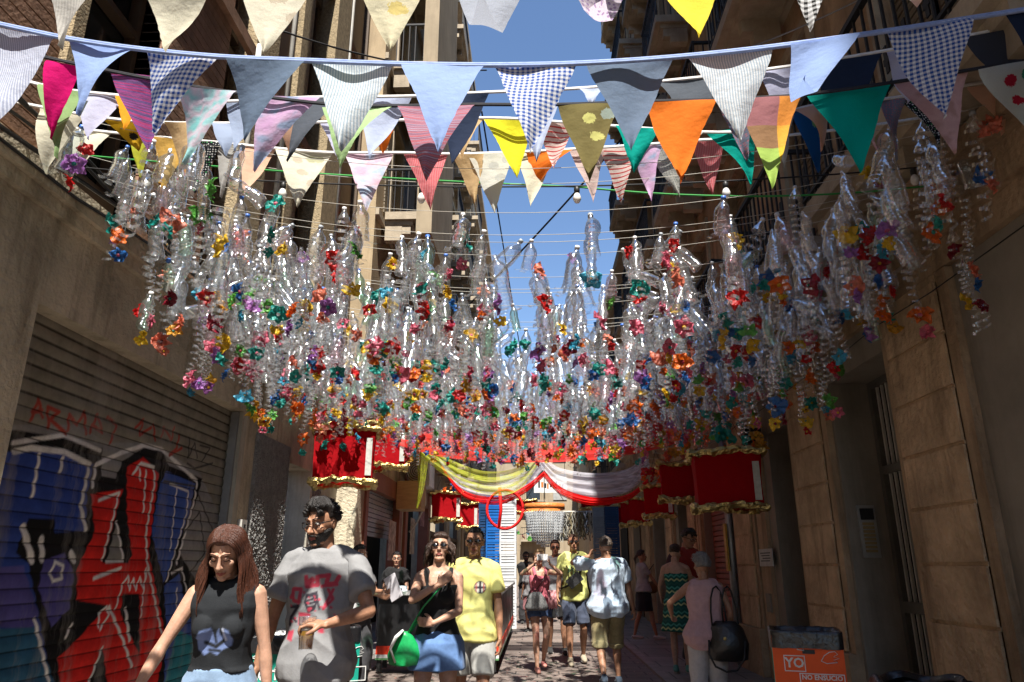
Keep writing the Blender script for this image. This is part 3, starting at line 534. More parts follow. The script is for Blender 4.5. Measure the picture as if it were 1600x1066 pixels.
# ------------------------------------------------------------------ further right
RBd = thing('low_building', 'lower brown building beyond the stone facade on the right side', 'building')
facade(RBd, 1, 3.1, 21.02, 44, 4.2, 2, 3.1, 6, 1.1, 2.2, W_brown, (M_frame, M_greys), bal=[(22, 24.4), (26, 28), (30, 32.4), (34, 36), (38.4, 40.4)], balm=.6, sill=.26)
w = MB(); w.box(3.1, 3.4, 21.02, 44, 0, 4.2); w.build('ground_wall', W_ochre, RBd)
for k, (a, b) in enumerate(((22, 23.4), (25, 27), (29, 30.5), (33, 36))): w = MB(); w.box(3.06, 3.09, a, b, 0, 2.7); w.build('door', (M_frame, M_dark)[k % 2], RBd)
RC = thing('far_building', 'tan house at the far right end of the street beyond the low brown building', 'building')
w = MB(); w.box(3.4, 9, 44.5, 59, 0, 9.2); w.build('wall', W_tan, RC); w = MB(); w.box(3.2, 9.1, 44.3, 59.1, 9.2, 9.5); w.build('roof', M_brick, RC)

for k, (z_, r_) in enumerate(((3.42, .005),)):
    w = MB(); w.tube([(XR - .13 - .01 * k, 1.5 + t * .9, z_ - .05 * abs(math.sin(t * 1.3 + k))) for t in range(22)], r_, 5); w.build('wall_cable', M_black, label='%s black cable clipped along the top of the right ground floor' % 'thin', cat='cable')
w = MB(); w.box(XR - .14, XR - .005, 8.9 + 1.02, 10.2, 2.3, 2.75); w.build('junction_box', M_steel, label='grey junction box under the dark alarm box on the right wall', cat='box')
# ------------------------------------------------------------------ bunting
CL = {'denimstripe': ('stripe', (.42, .46, .6), (.66, .7, .82)), 'lightblue': ('plain', (.33, .46, .8)), 'ging': ('gingham', (.03, .10, .42), (.85, .87, .9)), 'slate': ('plain', (.16, .22, .32)),
 'stripe': ('stripe', (.74, .79, .82), (.42, .52, .62)), 'navy': ('plain', (.022, .035, .075)), 'magenta': ('plain', (.72, .005, .17)), 'mexican': ('weave', (.45, .06, .2), (.1, .08, .2), (.3, .1, .35)), 'aqua': ('tie', (.28, .68, .68), (.4, .75, .76), (.75, .62, .72)),
 'tielilac': ('tie', (.68, .42, .68), (.4, .5, .72), (.72, .5, .72)), 'paleblue': ('plain', (.5, .57, .76)), 'darkslate': ('plain', (.10, .115, .14)), 'lavender': ('plain', (.55, .56, .74)), 'green': ('plain', (.28, .42, .18)), 'lime': ('plain', (.46, .68, .32)),
 'orange': ('plain', (.85, .2, .02)), 'amber': ('plain', (.8, .33, .02)), 'pinkweave': ('weave', (.5, .15, .18), (.28, .12, .18), (.4, .35, .45)), 'olive': ('floral', (.2, .165, .06), (.62, .6, .2), (.35, .42, .36)), 'patch': ('patch', (.5, .3, .1)), 'teal': ('plain', (.0, .40, .32)),
 'mottpink': ('tie', (.60, .36, .36), (.5, .3, .28), (.66, .42, .42)), 'hibiscus': ('floral', (.62, .68, .62), (.5, .02, .05), (.05, .35, .2)), 'cream': ('plain', (.75, .71, .56)), 'creamfl': ('floral', (.74, .70, .56), (.6, .52, .4), (.5, .5, .32)), 'ochreprint': ('floral', (.65, .38, .02), (.02, .02, .02)),
 'tan': ('plain', (.64, .45, .24)), 'bluegrey': ('plain', (.33, .4, .55)), 'yellow': ('plain', (.78, .74, .03)), 'peach': ('plain', (.76, .48, .34)), 'bluefl': ('floral', (.01, .1, .36), (.15, .4, .2)), 'slatefl': ('dots', (.2, .22, .3), (.45, .2, .25)), 'blackdots': ('dots', (.012, .014, .02), (.75, .76, .74), (.1, .4, .15)),
 'ochre': ('plain', (.7, .42, .1)), 'grey': ('plain', (.38, .37, .35)), 'tiepink': ('tie', (.75, .45, .58), (.5, .6, .75), (.76, .6, .68)), 'redstripe': ('stripe', (.68, .14, .16), (.74, .3, .32)), 'leaf': ('floral', (.66, .66, .6), (.52, .53, .5)), 'palepink': ('plain', (.74, .56, .52)), 'redwhite': ('bars', (.74, .6, .56), (.55, .06, .06)),
 'mottgrey': ('dots', (.5, .5, .46), (.3, .31, .3)), 'violet': ('tie', (.45, .12, .35), (.2, .1, .4), (.55, .3, .5)), 'brightyellow': ('plain', (.82, .66, .06)), 'bwcheck': ('gingham', (.02, .02, .02), (.75, .75, .75)), 'pinstripe': ('stripe', (.56, .54, .5), (.47, .45, .42)), 'greyblue': ('plain', (.38, .41, .48)), 'creamyel': ('floral', (.78, .72, .5), (.74, .6, .22)), 'lilacpr': ('dots', (.72, .64, .74), (.42, .3, .5)), 'dark': ('plain', (.05, .055, .075)), 'mustgreen': ('plain', (.5, .52, .05))}
NAMES = {'ging': 'blue gingham pennant', 'magenta': 'magenta pennant', 'orange': 'bright orange pennant', 'teal': 'emerald green pennant', 'olive': 'olive floral pennant', 'patch': 'multicoloured patchwork pennant', 'hibiscus': 'white pennant with red hibiscus print', 'blackdots': 'black pennant with white dots', 'stripe': 'thin striped white pennant', 'lightblue': 'light blue pennant', 'slate': 'slate blue pennant', 'redwhite': 'red and white striped pennant', 'yellow': 'yellow pennant', 'brightyellow': 'sunny yellow pennant'}
rb = random.Random(3)
def garland(label, Y, tape, tcol, flags, th=.015):
    pts = [at(x, y, Y) for x, y in tape]; root = thing('bunting', label, 'bunting', tuple(pts[len(pts) // 2]), 0, 'lines of bunting strung across the street'); org = pts[len(pts) // 2]
    def smooth(p):
        o = []
        for i in range(len(p) - 1):
            a = p[max(i - 1, 0)]; b, c = p[i], p[i + 1]; d = p[min(i + 2, len(p) - 1)]
            for k in range(5):
                t = k / 5; o.append(.5 * ((2 * b) + (c - a) * t + (2 * a - 5 * b + 4 * c - d) * t * t + (3 * b - a - 3 * c + d) * t ** 3))
        return o + [p[-1]]
    sp = [p - org for p in smooth(pts)]
    w = MB(); w.tube(sp, th * .55, 6, up=(0, 1, 0)); w.tube([p + Vector((0, -.012, -th * .9)) for p in sp], th * .45, 6, up=(0, 1, 0))
    w.build('tape', mat('tape_' + tcol[0], tcol[1], .85, ns=30, na=.2), root)
    for f in flags:
        xl, yl, xr, yr, xt, yt, st = f; Yf = Y + rb.uniform(-.05, .05); curl = 0
        a, b = at(xl, yl, Yf) - org, at(xr, yr, Yf) - org; tp = at(xt, yt, Yf + rb.uniform(-.16, .1)) - org
        if len(st) > 1 and st[0] == '*': curl = 1; st = st[1:]
        W = (b - a).length; H = (tp - (a + b) / 2).length; w = MB(); nu, nv = 10, 20; uv = []
        ph = rb.random() * 6; am = rb.uniform(.007, .02); am2 = rb.uniform(-.045, .045); tw = rb.uniform(-.09, .09)
        def fn(u, v):
            p = (a * (1 - u) + b * u) * (1 - v) + tp * v
            edge = (1 - v) * W; s = u - .5
            p = p + Vector((0, 1, 0)) * (tw * s * v * (1 - v) * 3 + am * math.sin(ph + u * 5 + v * 4) * (1 if v > .02 else .3) + am2 * math.sin(math.pi * v) + .02 * (1 - v) * math.cos(s * math.pi * 2 + ph) * v)
            p.x += .006 * math.sin(v * 9 + ph) * (1 - v) + (.0035 * noise.noise(Vector((v * 60, u * 9, ph))) if u in (0, 1) else 0); 
            if 0 < v < 1: p.z += -.012 * math.sin(math.pi * u) * (1 - v)
            if curl and v > .72: k = (v - .72); p.y -= .5 * k; p.z += k * H * .75
            uv.append((u * edge + W * .5 * v, v * H)); return p
        w.grid(fn, nu, nv); w.uv = uv
        m = CL[st]; o = w.build('pennant', cloth('cloth_' + st, *m), root)
        if st in NAMES: o['label'] = NAMES[st]
WT = ('white', (.7, .68, .66)); DK = ('dark', (.03, .03, .035)); DB = ('denim', (.28, .36, .6))
garland('topmost bunting line, pale floral and yellow pennants, cut by the top of the frame', 1.95, [(-60, -110), (300, -80), (700, -70), (1100, -85), (1660, -130)], WT,
 [(50, -90, 190, -82, 94, 75, 'pinstripe'), (198, -80, 350, -78, 257, 79, 'cream'), (350, -78, 512, -75, 412, 84, 'creamfl'), (528, -75, 684, -72, 610, 79, 'creamyel'), (686, -72, 842, -72, 757, 90, '*greyblue'), (846, -74, 1002, -78, 938, 74, '*lilacpr'), (1008, -80, 1150, -85, 1093, 57, 'brightyellow'), (1186, -88, 1318, -95, 1268, 47, 'bwcheck'), (1340, -98, 1490, -108, 1437, 6, 'palepink')])
garland('nearest low bunting line of blue gingham, slate and striped pennants on a denim tape', 2.7, [(-70, 22), (0, 37), (110, 60), (220, 76), (345, 88), (480, 94), (620, 99), (765, 101), (910, 98), (1060, 88), (1210, 72), (1370, 50), (1520, 27), (1680, 2)], DB,
 [(-60, 30, 88, 60, -12, 188, 'denimstripe'), (112, 64, 218, 76, 121, 180, 'lightblue'), (226, 76, 345, 90, 241, 210, 'ging'), (355, 90, 478, 96, 381, 219, 'slate'), (488, 96, 618, 101, 531, 234, 'stripe'), (628, 101, 757, 102, 685, 238, 'lightblue'), (770, 100, 902, 99, 828, 237, 'ging'), (914, 98, 1052, 90, 987, 233, 'slate'), (1072, 88, 1208, 76, 1157, 222, 'stripe'), (1236, 68, 1344, 52, 1243, 190, '*lightblue'), (1384, 46, 1519, 27, 1477, 184, 'ging'), (1566, 18, 1700, -2, 1640, 140, 'navy')], .019)
garland('bunting line on white tape behind the gingham one, with green, slate and navy pennants', 3.35, [(40, 126), (120, 142), (320, 158), (480, 152), (640, 150), (760, 144), (900, 138), (1030, 127), (1200, 108), (1400, 76), (1640, 30)], WT,
 [(62, 132, 138, 144, 88, 247, 'green'), (120, 142, 196, 152, 137, 218, 'lavender'), (182, 150, 220, 154, 193, 202, 'amber'), (470, 152, 540, 152, 448, 252, 'darkslate'), (350, 157, 408, 156, 366, 236, 'bluegrey'), (556, 150, 642, 151, 577, 247, 'paleblue'), (688, 149, 764, 145, 706, 258, 'navy'), (812, 143, 880, 140, 838, 252, 'paleblue'), (905, 139, 945, 137, 925, 165, 'paleblue'), (1026, 129, 1122, 120, 1082, 239, 'darkslate'), (1108, 120, 1180, 112, 1168, 250, 'slatefl'), (1186, 112, 1256, 102, 1225, 226, 'lavender'), (1270, 101, 1380, 82, 1325, 200, 'navy'), (1384, 80, 1440, 70, 1420, 160, 'lavender'), (1503, 58, 1610, 40, 1590, 150, 'dark')])
garland('bunting line on dark cord with magenta, aqua, orange, emerald and patchwork pennants', 3.05, [(30, 80), (200, 116), (350, 142), (520, 163), (620, 165), (740, 163), (870, 163), (1010, 158), (1120, 155), (1250, 148), (1390, 129), (1520, 108), (1660, 84)], DK,
 [(74, 94, 128, 104, 80, 218, 'magenta'), (170, 112, 262, 122, 232, 238, 'mexican'), (276, 133, 372, 143, 287, 256, 'aqua'), (405, 148, 500, 153, 397, 268, 'tielilac'), (505, 168, 616, 166, 531, 262, 'lime'), (622, 166, 743, 165, 665, 281, 'pinkweave'), (870, 164, 968, 161, 922, 284, 'olive'), (1007, 159, 1118, 156, 1064, 286, 'orange'), (1156, 154, 1251, 149, 1208, 293, 'patch'), (1258, 147, 1392, 130, 1346, 269, 'teal'), (1395, 129, 1514, 110, 1493, 240, 'mottpink'), (1528, 108, 1650, 88, 1612, 200, 'hibiscus')])
garland('bunting line with yellow, peach, blue grey and black printed pennants below the dark cord', 3.75, [(30, 160), (200, 188), (400, 192), (600, 188), (770, 184), (900, 192), (1100, 206), (1180, 200), (1240, 172), (1300, 160), (1400, 152), (1600, 116)], WT,
 [(60, 168, 132, 178, 72, 272, 'cream'), (158, 184, 228, 192, 215, 235, 'ochreprint'), (256, 190, 305, 192, 280, 262, 'tan'), (332, 192, 390, 194, 352, 243, 'bluegrey'), (430, 192, 480, 191, 452, 240, 'peach'), (500, 190, 560, 189, 528, 250, 'lavender'), (566, 189, 618, 188, 598, 240, 'orange'), (640, 188, 706, 186, 668, 262, 'mottpink'), (706, 186, 754, 185, 722, 250, 'tan'), (756, 186, 832, 188, 808, 278, 'yellow'), (838, 189, 900, 192, 866, 262, 'redwhite'), (962, 196, 1030, 201, 990, 270, 'teal'), (1034, 202, 1098, 206, 1052, 262, 'mottgrey'), (1102, 206, 1187, 199, 1174, 288, 'teal'), (1196, 192, 1240, 176, 1226, 262, 'grey'), (1242, 170, 1302, 160, 1284, 236, 'peach'), (1236, 172, 1294, 162, 1280, 268, 'bluefl'), (1330, 158, 1374, 154, 1372, 240, 'mottpink'), (1374, 155, 1416, 150, 1402, 251, 'slatefl'), (1400, 152, 1464, 142, 1468, 236, 'blackdots'), (1510, 134, 1572, 122, 1567, 210, 'peach')])
garland('farthest bunting line of cream, pink tie dye, red striped and leaf pattern pennants', 4.05, [(20, 180), (120, 200), (250, 214), (340, 222), (440, 232), (520, 238), (620, 238), (720, 240), (850, 235), (1000, 226), (1100, 218), (1200, 214), (1400, 190), (1620, 150)], WT,
 [(112, 198, 178, 207, 117, 273, 'cream'), (198, 208, 242, 213, 219, 277, 'mustgreen'), (238, 213, 312, 220, 251, 302, 'ochre'), (288, 218, 346, 223, 303, 301, 'blackdots'), (342, 223, 378, 227, 345, 309, 'grey'), (360, 225, 398, 228, 382, 272, 'creamfl'), (374, 227, 430, 232, 379, 306, 'peach'), (432, 232, 521, 239, 464, 324, 'creamfl'), (538, 239, 617, 238, 572, 329, 'tiepink'), (631, 239, 702, 240, 673, 328, 'redstripe'), (707, 241, 757, 240, 742, 319, 'tan'), (731, 241, 803, 238, 773, 333, 'leaf'), (808, 238, 870, 234, 829, 323, 'cream'), (821, 238, 894, 234, 837, 293, 'orange'), (888, 235, 946, 231, 927, 316, 'palepink'), (937, 231, 995, 227, 971, 318, 'redwhite'), (990, 228, 1033, 224, 1018, 314, 'tielilac'), (1002, 227, 1064, 221, 1062, 307, 'mottgrey'), (1078, 220, 1134, 217, 1114, 303, 'redstripe')])
# ------------------------------------------------------------------ overhead cables and festoon lights
def wire(p, q_, sag, r, n=14):
    p, q_ = Vector(p), Vector(q_); return [p.lerp(q_, k / n) - Vector((0, 0, sag * 4 * (k / n) * (1 - k / n))) for k in range(n + 1)]
cab = mat('cable_black', (.015, .015, .016), .6); gcab = mat('cable_green', (.04, .3, .06), .6)
ft = thing('festoon_lights', 'black festoon cable with small round bulbs sagging across under the bunting', 'string lights', (0, 4.35, 3.8))
T = Matrix.Translation((0, -4.35, -3.8)); pts = wire(at(60, 255, 4.35), at(1640, 240, 4.35), .22, .006, 24); w = MB(); w.tube(pts, .006, 5); o = w.build('cable', cab, ft); o.matrix_parent_inverse = T
lb = MB(); lb.lathe([(.001, -.115), (.016, -.11), (.026, -.09), (.028, -.075), (.022, -.055), (.014, -.04)], 12); lbm = lb.mesh('bulb', M_lamp); ls = MB(); ls.lathe([(.018, -.04), (.02, -.02), (.02, 0), (.008, .012)], 10); lsm = ls.mesh('socket', M_black)
for px, py in ((228, 300), (440, 316), (658, 322), (902, 320), (1135, 305), (1430, 285)):
    p = min(pts, key=lambda a: (a - at(px, py, 4.35)).length); tt = at(px, py, 4.35); i = min(range(len(pts) - 1), key=lambda k: abs((pts[k].x + pts[k + 1].x) / 2 - tt.x)); u = (tt.x - pts[i].x) / (pts[i + 1].x - pts[i].x); p = pts[i].lerp(pts[i + 1], u)
    s = link('socket', lsm, ft, p - Vector((0, 4.35, 3.8)) + Vector((0, 0, -.015))); link('bulb', lbm, s)
w = MB(); w.tube(wire(at(100, 240, 4.5), at(900, 292, 4.5), .03, 0) + wire(at(910, 293, 4.5), at(1590, 270, 4.5), .12, 0), .007, 5); w.build('green_cable', gcab, label='thin bright green cable crossing the street just under the bunting', cat='cable')
w = MB(); w.tube(wire((-2.6, 17.5, 7.0), (2.6, 12.5, 10.6), .2, 0), .022, 6); w.build('power_cable', cab, label='thick black cable rising diagonally across the blue sky', cat='cable')
w = MB(); w.tube(wire((-.9, 11, 9.2), (.2, 46, 8.6), .3, 0), .016, 5); w.build('phone_cable', cab, label='thin dark cable running along the street through the sky gap', cat='cable')
w = MB(); w.tube(wire(at(430, 45, 6.5), at(760, 110, 9.5), .15, 0), .012, 5); w.build('twisted_cable', cab, label='twisted black cable hanging in front of the left stucco piers', cat='cable')
w = MB(); w.tube(wire(at(1130, 90, 6.5), at(1420, -40, 5.2), .05, 0), .008, 5); w.build('stay_wire', M_steel, label='thin grey stay wire slanting up to the right balconies', cat='wire')
# ------------------------------------------------------------------ canopy of cut plastic bottles
P_clear = thinplastic('clear_plastic', (.985, .99, .993)); P_green = thinplastic('green_plastic', (.72, .93, .8)); P_blue = thinplastic('blue_tint_plastic', (.9, .95, .985)); P_pink = thinplastic('pink_plastic', (.98, .8, .84))
P_spiral = thinplastic('spiral_plastic', (.98, .985, .99), .5, .16, .08)
capm = [mat('cap_' + n, c, .4, spec=.5) for n, c in (('white', (.7, .7, .7)), ('blue', (.05, .15, .5)), ('grey', (.3, .33, .36)))]
def bottle(kind, lo=False):
    r, L_ = ((.05, .33), (.04, .27), (.058, .30), (.046, .31), (.05, .24), (.043, .34))[kind]; prof = [(.013, 0), (.0135, -.016), (.017, -.019), (.0145, -.023), (.02, -.036), (r * .6, -.052), (r * .86, -.072), (r * .98, -.096), (r, -.12)]
    z = -.13
    while z > -L_ + .02:
        prof += [(r * .985, z)] if lo else [(r * .985, z), (r * (.92 if kind != 2 else .96), z - .007), (r * .985, z - .014)]
        z -= (.024, .021, .05, .03, .04, .026)[kind] * (2 if lo else 1)
    if kind in (3, 5): prof = [(p, q_) if q_ > -.16 or q_ < -.21 else (p * .82, q_) for p, q_ in prof]
    prof += [(r * .97, -L_ + .008), (r * .9, -L_)]; w = MB(); w.lathe(prof, 8 if lo else 14, caps=False); nb_ = len(w.v)
    # soft plastic: dents and crumples differ from bottle to bottle
    for i in range(nb_):
        x, y, zz = w.v[i]
        if zz < -.05: k = 1 + .2 * noise.noise(Vector((x * 22, y * 22, zz * 13 + kind * 7))); w.v[i] = (x * k + .008 * math.sin(zz * 17 + kind), y * k + .008 * math.cos(zz * 13 + kind * 2), zz)
    if kind % 2 == 0:
        for k in range(5):
            a = k * 2 * math.pi / 5
            w.grid(lambda u, v: Vector((math.cos(a + (u - .5) * .9 * (1 - v * .5)), math.sin(a + (u - .5) * .9 * (1 - v * .5)), 0)) * (r * .9 + .05 * math.sin(v * 2.2)) + Vector((0, 0, -L_ - .055 * v + .05 * v * v)), 2 if lo else 3, 2 if lo else 4)
    return w
def spiral(turns, rad, L_, wd, lo=False, dome=False):
    w = MB(); n = int(turns * (7 if lo else 12)); zb = 0
    if dome: w.lathe([(.013, 0), (.0135, -.02), (.02, -.036), (rad * .6, -.052), (rad * .9, -.075), (rad, -.1)], 8 if lo else 12, caps=False); zb = -.095
    def fn(u, v):
        t = u * turns * 2 * math.pi; rr_ = rad * (1 - .35 * u); return Vector((rr_ * math.cos(t) + .012 * math.sin(u * 7), rr_ * math.sin(t) + .01 * math.cos(u * 9), zb - L_ * u - wd * v))
    w.grid(fn, n, 1 if lo else 2); return w
def flower(k, lo=False):
    w = MB(); n = (5, 6, 8)[k]; R_ = (.05, .055, .052)[k]
    for i in range(n):
        a = 2 * math.pi * i / n; hw = math.pi / n * 1.08; lg = 1 + .16 * math.sin(i * 2.7 + k)
        def fn(u, v):
            s = (u - .5) * 2; rad = .01 + R_ * lg * v * (1 - .22 * s * s * v); wv = (.9 + .25 * math.sin(math.pi * v)) * (1 if v < .7 else math.sqrt(max(0, 1 - ((v - .7) / .33) ** 2)))
            q_ = a + s * hw * wv + .05 * math.sin(i * 3.1) * v
            z = .02 * math.sin(v * 2.6) + (.02 * s * s) * v + .005 * math.sin(v * 14 + s * 3 + i) + (.014 * math.sin(i * 2.1 + k)) * v * v
            return Vector((rad * math.cos(q_), rad * math.sin(q_), z))
        w.grid(fn, 2 if lo else 6, 3 if lo else 6)
    if k == 2 and not lo:
        for i in range(n):
            a = 2 * math.pi * (i + .5) / n
            w.grid(lambda u, v: Vector(((.01 + .036 * v) * math.cos(a + (u - .5) * .7), (.01 + .036 * v) * math.sin(a + (u - .5) * .7), .016 + .022 * v)), 3, 4)
    return w
BK = [(0, P_clear), (1, P_clear), (2, P_clear), (3, P_clear), (4, P_clear), (5, P_clear), (0, P_blue), (3, P_clear), (1, P_green), (2, P_blue), (4, P_pink)]
BM = [bottle(k).mesh('bottle', m) for k, m in BK]
cw = MB(); cw.lathe([(.001, .006), (.016, .005), (.017, -.018), (.001, -.019)], 10); CM = [cw.mesh('cap', m) for m in capm]
SP = [(5, .045, .30, .022), (7, .036, .36, .016), (4, .05, .22, .026), (8, .045, .5, .02)]
SM = [spiral(*a, dome=i == 3).mesh('spiral' if i < 3 else 'bottle', P_spiral) for i, a in enumerate(SP)]
FCOL = {'red': (.6, .015, .015), 'dark red': (.3, .012, .035), 'pink': (.75, .16, .25), 'orange': (.85, .18, .02), 'yellow': (.85, .55, .03), 'teal': (.02, .36, .31), 'blue': (.03, .15, .45), 'green': (.12, .42, .07), 'light blue': (.06, .42, .62), 'purple': (.4, .16, .5), 'coral': (.82, .24, .15), 'amber': (.7, .35, .03)}
def foil(n, c): return mat('paint_' + n.replace(' ', '_'), c, .3, ns=30, na=.45, bump=.8, bs=42, spec=.6, trans=.42)
FM = {(n, k): flower(k).mesh('flower', foil(n, c)) for n, c in FCOL.items() for k in range(3)}
cd = MB(); cd.ell((0, 0, .016), (.013, .013, .007), n=10, m=6); CN = {n: cd.mesh('flower_centre', foil(n, FCOL[n])) for n in ('yellow', 'dark red', 'teal', 'pink')}
rs = random.Random(21); cols = ['red', 'red', 'dark red', 'pink', 'pink', 'orange', 'orange', 'yellow', 'yellow', 'teal', 'teal', 'blue', 'green', 'light blue', 'purple', 'coral', 'amber', 'coral']
ORD = ['first', 'second', 'third', 'fourth', 'fifth', 'sixth', 'seventh', 'eighth', 'ninth', 'tenth', 'eleventh', 'twelfth', 'thirteenth', 'fourteenth', 'fifteenth', 'sixteenth', 'seventeenth', 'eighteenth', 'nineteenth', 'twentieth', 'twenty-first', 'twenty-second', 'twenty-third', 'twenty-fourth', 'twenty-fifth', 'twenty-sixth', 'twenty-seventh', 'twenty-eighth', 'twenty-ninth', 'thirtieth']
rows = [3.8 + .27 * k for k in range(28)]
wm = mat('canopy_wire', (.5, .48, .42), .5)
def zs(x, ri): return 3.70 + .05 * math.sin(ri * 1.7) + .52 * (abs(x) / 3.2) ** 2
class Soup:   # many small shapes welded into one mesh, by arrays
    def __init__(s): s.V = []; s.L = []; s.T = []; s.M = []; s.n = 0; s.c = {}
    def add(s, key, fn, mi, M):
        if key not in s.c: w = fn(); s.c[key] = (np.array([tuple(p) for p in w.v]), np.array([i for f in w.f for i in f]), np.array([len(f) for f in w.f]))
        v, l, t = s.c[key]; A_ = np.array(M); s.V.append(v @ A_[:3, :3].T + A_[:3, 3]); s.L.append(l + s.n); s.T.append(t); s.M.append(np.full(len(t), mi)); s.n += len(v)
    def build(s, name, mats, **kw):
        V_, L_, T_, M_ = (np.concatenate(x) for x in (s.V, s.L, s.T, s.M)); me = bpy.data.meshes.new(name); me.vertices.add(len(V_)); me.vertices.foreach_set('co', V_.ravel()); me.loops.add(len(L_)); me.loops.foreach_set('vertex_index', L_.astype(np.int32))
        me.polygons.add(len(T_)); me.polygons.foreach_set('loop_start', np.concatenate(([0], np.cumsum(T_)[:-1])).astype(np.int32)); me.polygons.foreach_set('loop_total', T_.astype(np.int32)); me.polygons.foreach_set('material_index', M_.astype(np.int32)); me.polygons.foreach_set('use_smooth', [True] * len(T_))
        for m in mats: me.materials.append(m)
        me.update(); me.validate(); o = bpy.data.objects.new(name, me); sc.collection.objects.link(o); return tag(o, **kw)
soup = Soup(); fk = list(FCOL); soup_m = [P_clear, P_green, P_blue, P_pink, P_spiral] + [foil(n, FCOL[n]) for n in fk]
from mathutils import Euler
def put(st, T0, kind, me, key, fn, mi, loc, rot, s_):
    if st is not None: return link(kind, me, st, loc, rot, (s_,) * 3)
    soup.add(key, fn, mi, T0 @ Matrix.Translation(loc) @ Euler(rot).to_matrix().to_4x4() @ Matrix.Scale(s_, 4)); return None
total = 0
for ri, Y in enumerate(rows):
    w = MB(); w.tube([(x * .2, Y, zs(x * .2, ri)) for x in range(-16, 16)], .0022, 4)
    w.build('canopy_wire', wm, label='thin pale wire across the street, %s nearest wire carrying plastic bottles' % ORD[ri], cat='wire', group='wires carrying the bottle canopy')
    n = 17 if ri < 4 else 22
    xs = sorted([-2.96 + 5.88 * (i + .5 + rs.uniform(-.4, .4)) / n for i in range(n)])
    if ri < 11: xs = [x for x in xs if not (-.62 < x + .0 < .72 and rs.random() < .55)]
    if ri < 2: xs = [x for x in xs if abs(x) > 1.75]
    elif ri < 4: xs = [x for x in xs if rs.random() < .75]
    for i, x in enumerate(xs):
        own = total < 298; total += 1; c1 = rs.choice(cols); c2 = rs.choice(cols)
        z0 = zs(x, ri); Yj = Y + rs.uniform(-.09, .09); rz = rs.uniform(0, 6.28); T0 = Matrix.Translation((x, Yj, z0)) @ Matrix.Rotation(rz, 4, 'Z'); st = None
        if own: st = thing('bottle_strand', 'clear bottle strand with %s flower, %s from left on %s nearest wire' % (c1, ORD[i], ORD[ri]), 'bottle strand', (x, Yj, z0), rz, 'strands of cut plastic bottles hanging from the wires')
        z = -.01; nb = rs.choice((2, 2, 3, 3)) if ri > 5 else rs.choice((1, 2, 2, 3)); dx = dy = 0; side_ = abs(x) > 2.0 and 1 < ri < 15
        if side_: nb += 1
        nf = rs.choice((0, 0, 1, 1))
        for b in range(nb):
            bi = rs.choice((0, 1, 2, 3, 4, 5, 0, 3, 6, 7, 8, 9)) if rs.random() < .96 else 10; s_ = rs.uniform(.8, 1.18)
            tx, ty = rs.uniform(-.25, .25), rs.uniform(-.25, .25)
            if rs.random() < .14: tx += rs.choice((-1, 1)) * .8
            if rs.random() < .14: bo = put(st, T0, 'bottle', SM[3], 's3', lambda: spiral(*SP[3], lo=True, dome=True), 4, (dx, dy, z), (tx * .4, ty * .4, rs.random() * 6), s_)
            else: bo = put(st, T0, 'bottle', BM[bi], 'b%d' % BK[bi][0], lambda: bottle(BK[bi][0], True), soup_m.index(BK[bi][1]), (dx, dy, z), (tx, ty, rs.random() * 6), s_)
            if own and (b == 0 or rs.random() < .35): link('cap', CM[rs.choice((0, 0, 0, 1, 2))], bo)
            if b + 1 < nb: z -= rs.uniform(.12, .24) * s_; dx += rs.uniform(-.1, .1); dy += rs.uniform(-.1, .1)
        def bloom(c, loc, s_):
            k = rs.randrange(3); rot = (rs.uniform(1.0, 2.1) * rs.choice((-1, 1)), rs.uniform(-.9, .9), rs.random() * 6.28); ce = rs.choice(list(CN))
            fo = put(st, T0, 'flower', FM[(c, k)], 'f%d' % k, lambda: flower(k, True), 5 + fk.index(c), loc, rot, s_)
            if own and rs.random() < .8: link('flower_centre', CN[ce], fo)
        for q_ in range(nf): bloom(c2 if q_ == 0 else rs.choice(cols), (dx + rs.uniform(-.07, .07), dy + rs.uniform(-.07, .07), z * rs.random() - rs.uniform(.05, .2)), rs.uniform(.8, 1.3))
        z -= rs.uniform(.2, .28)
        if rs.random() < .7:
            si = rs.randrange(3); put(st, T0, 'spiral', SM[si], 's%d' % si, lambda: spiral(*SP[si], lo=True), 4, (dx, dy, z + .03), (rs.uniform(-.2, .2), rs.uniform(-.2, .2), rs.random() * 6), 1); z -= rs.uniform(.1, .26)
            if side_ and rs.random() < .6: put(st, T0, 'spiral', SM[1], 's1', lambda: spiral(*SP[1], lo=True), 4, (dx, dy, z + .03), (rs.uniform(-.2, .2), rs.uniform(-.2, .2), 0), 1); z -= .3
        bloom(c1, (dx, dy, z), rs.uniform(.95, 1.45))
        if rs.random() < .55: bloom(c2, (dx + rs.uniform(-.06, .06), dy, z - rs.uniform(.06, .14)), rs.uniform(.65, 1.1))
if soup.n: soup.build('bottle_strands', soup_m, label='dense far part of the bottle canopy, hundreds of clear strands with small coloured flowers', cat='bottle strands', kind='stuff')
print('strands', total)
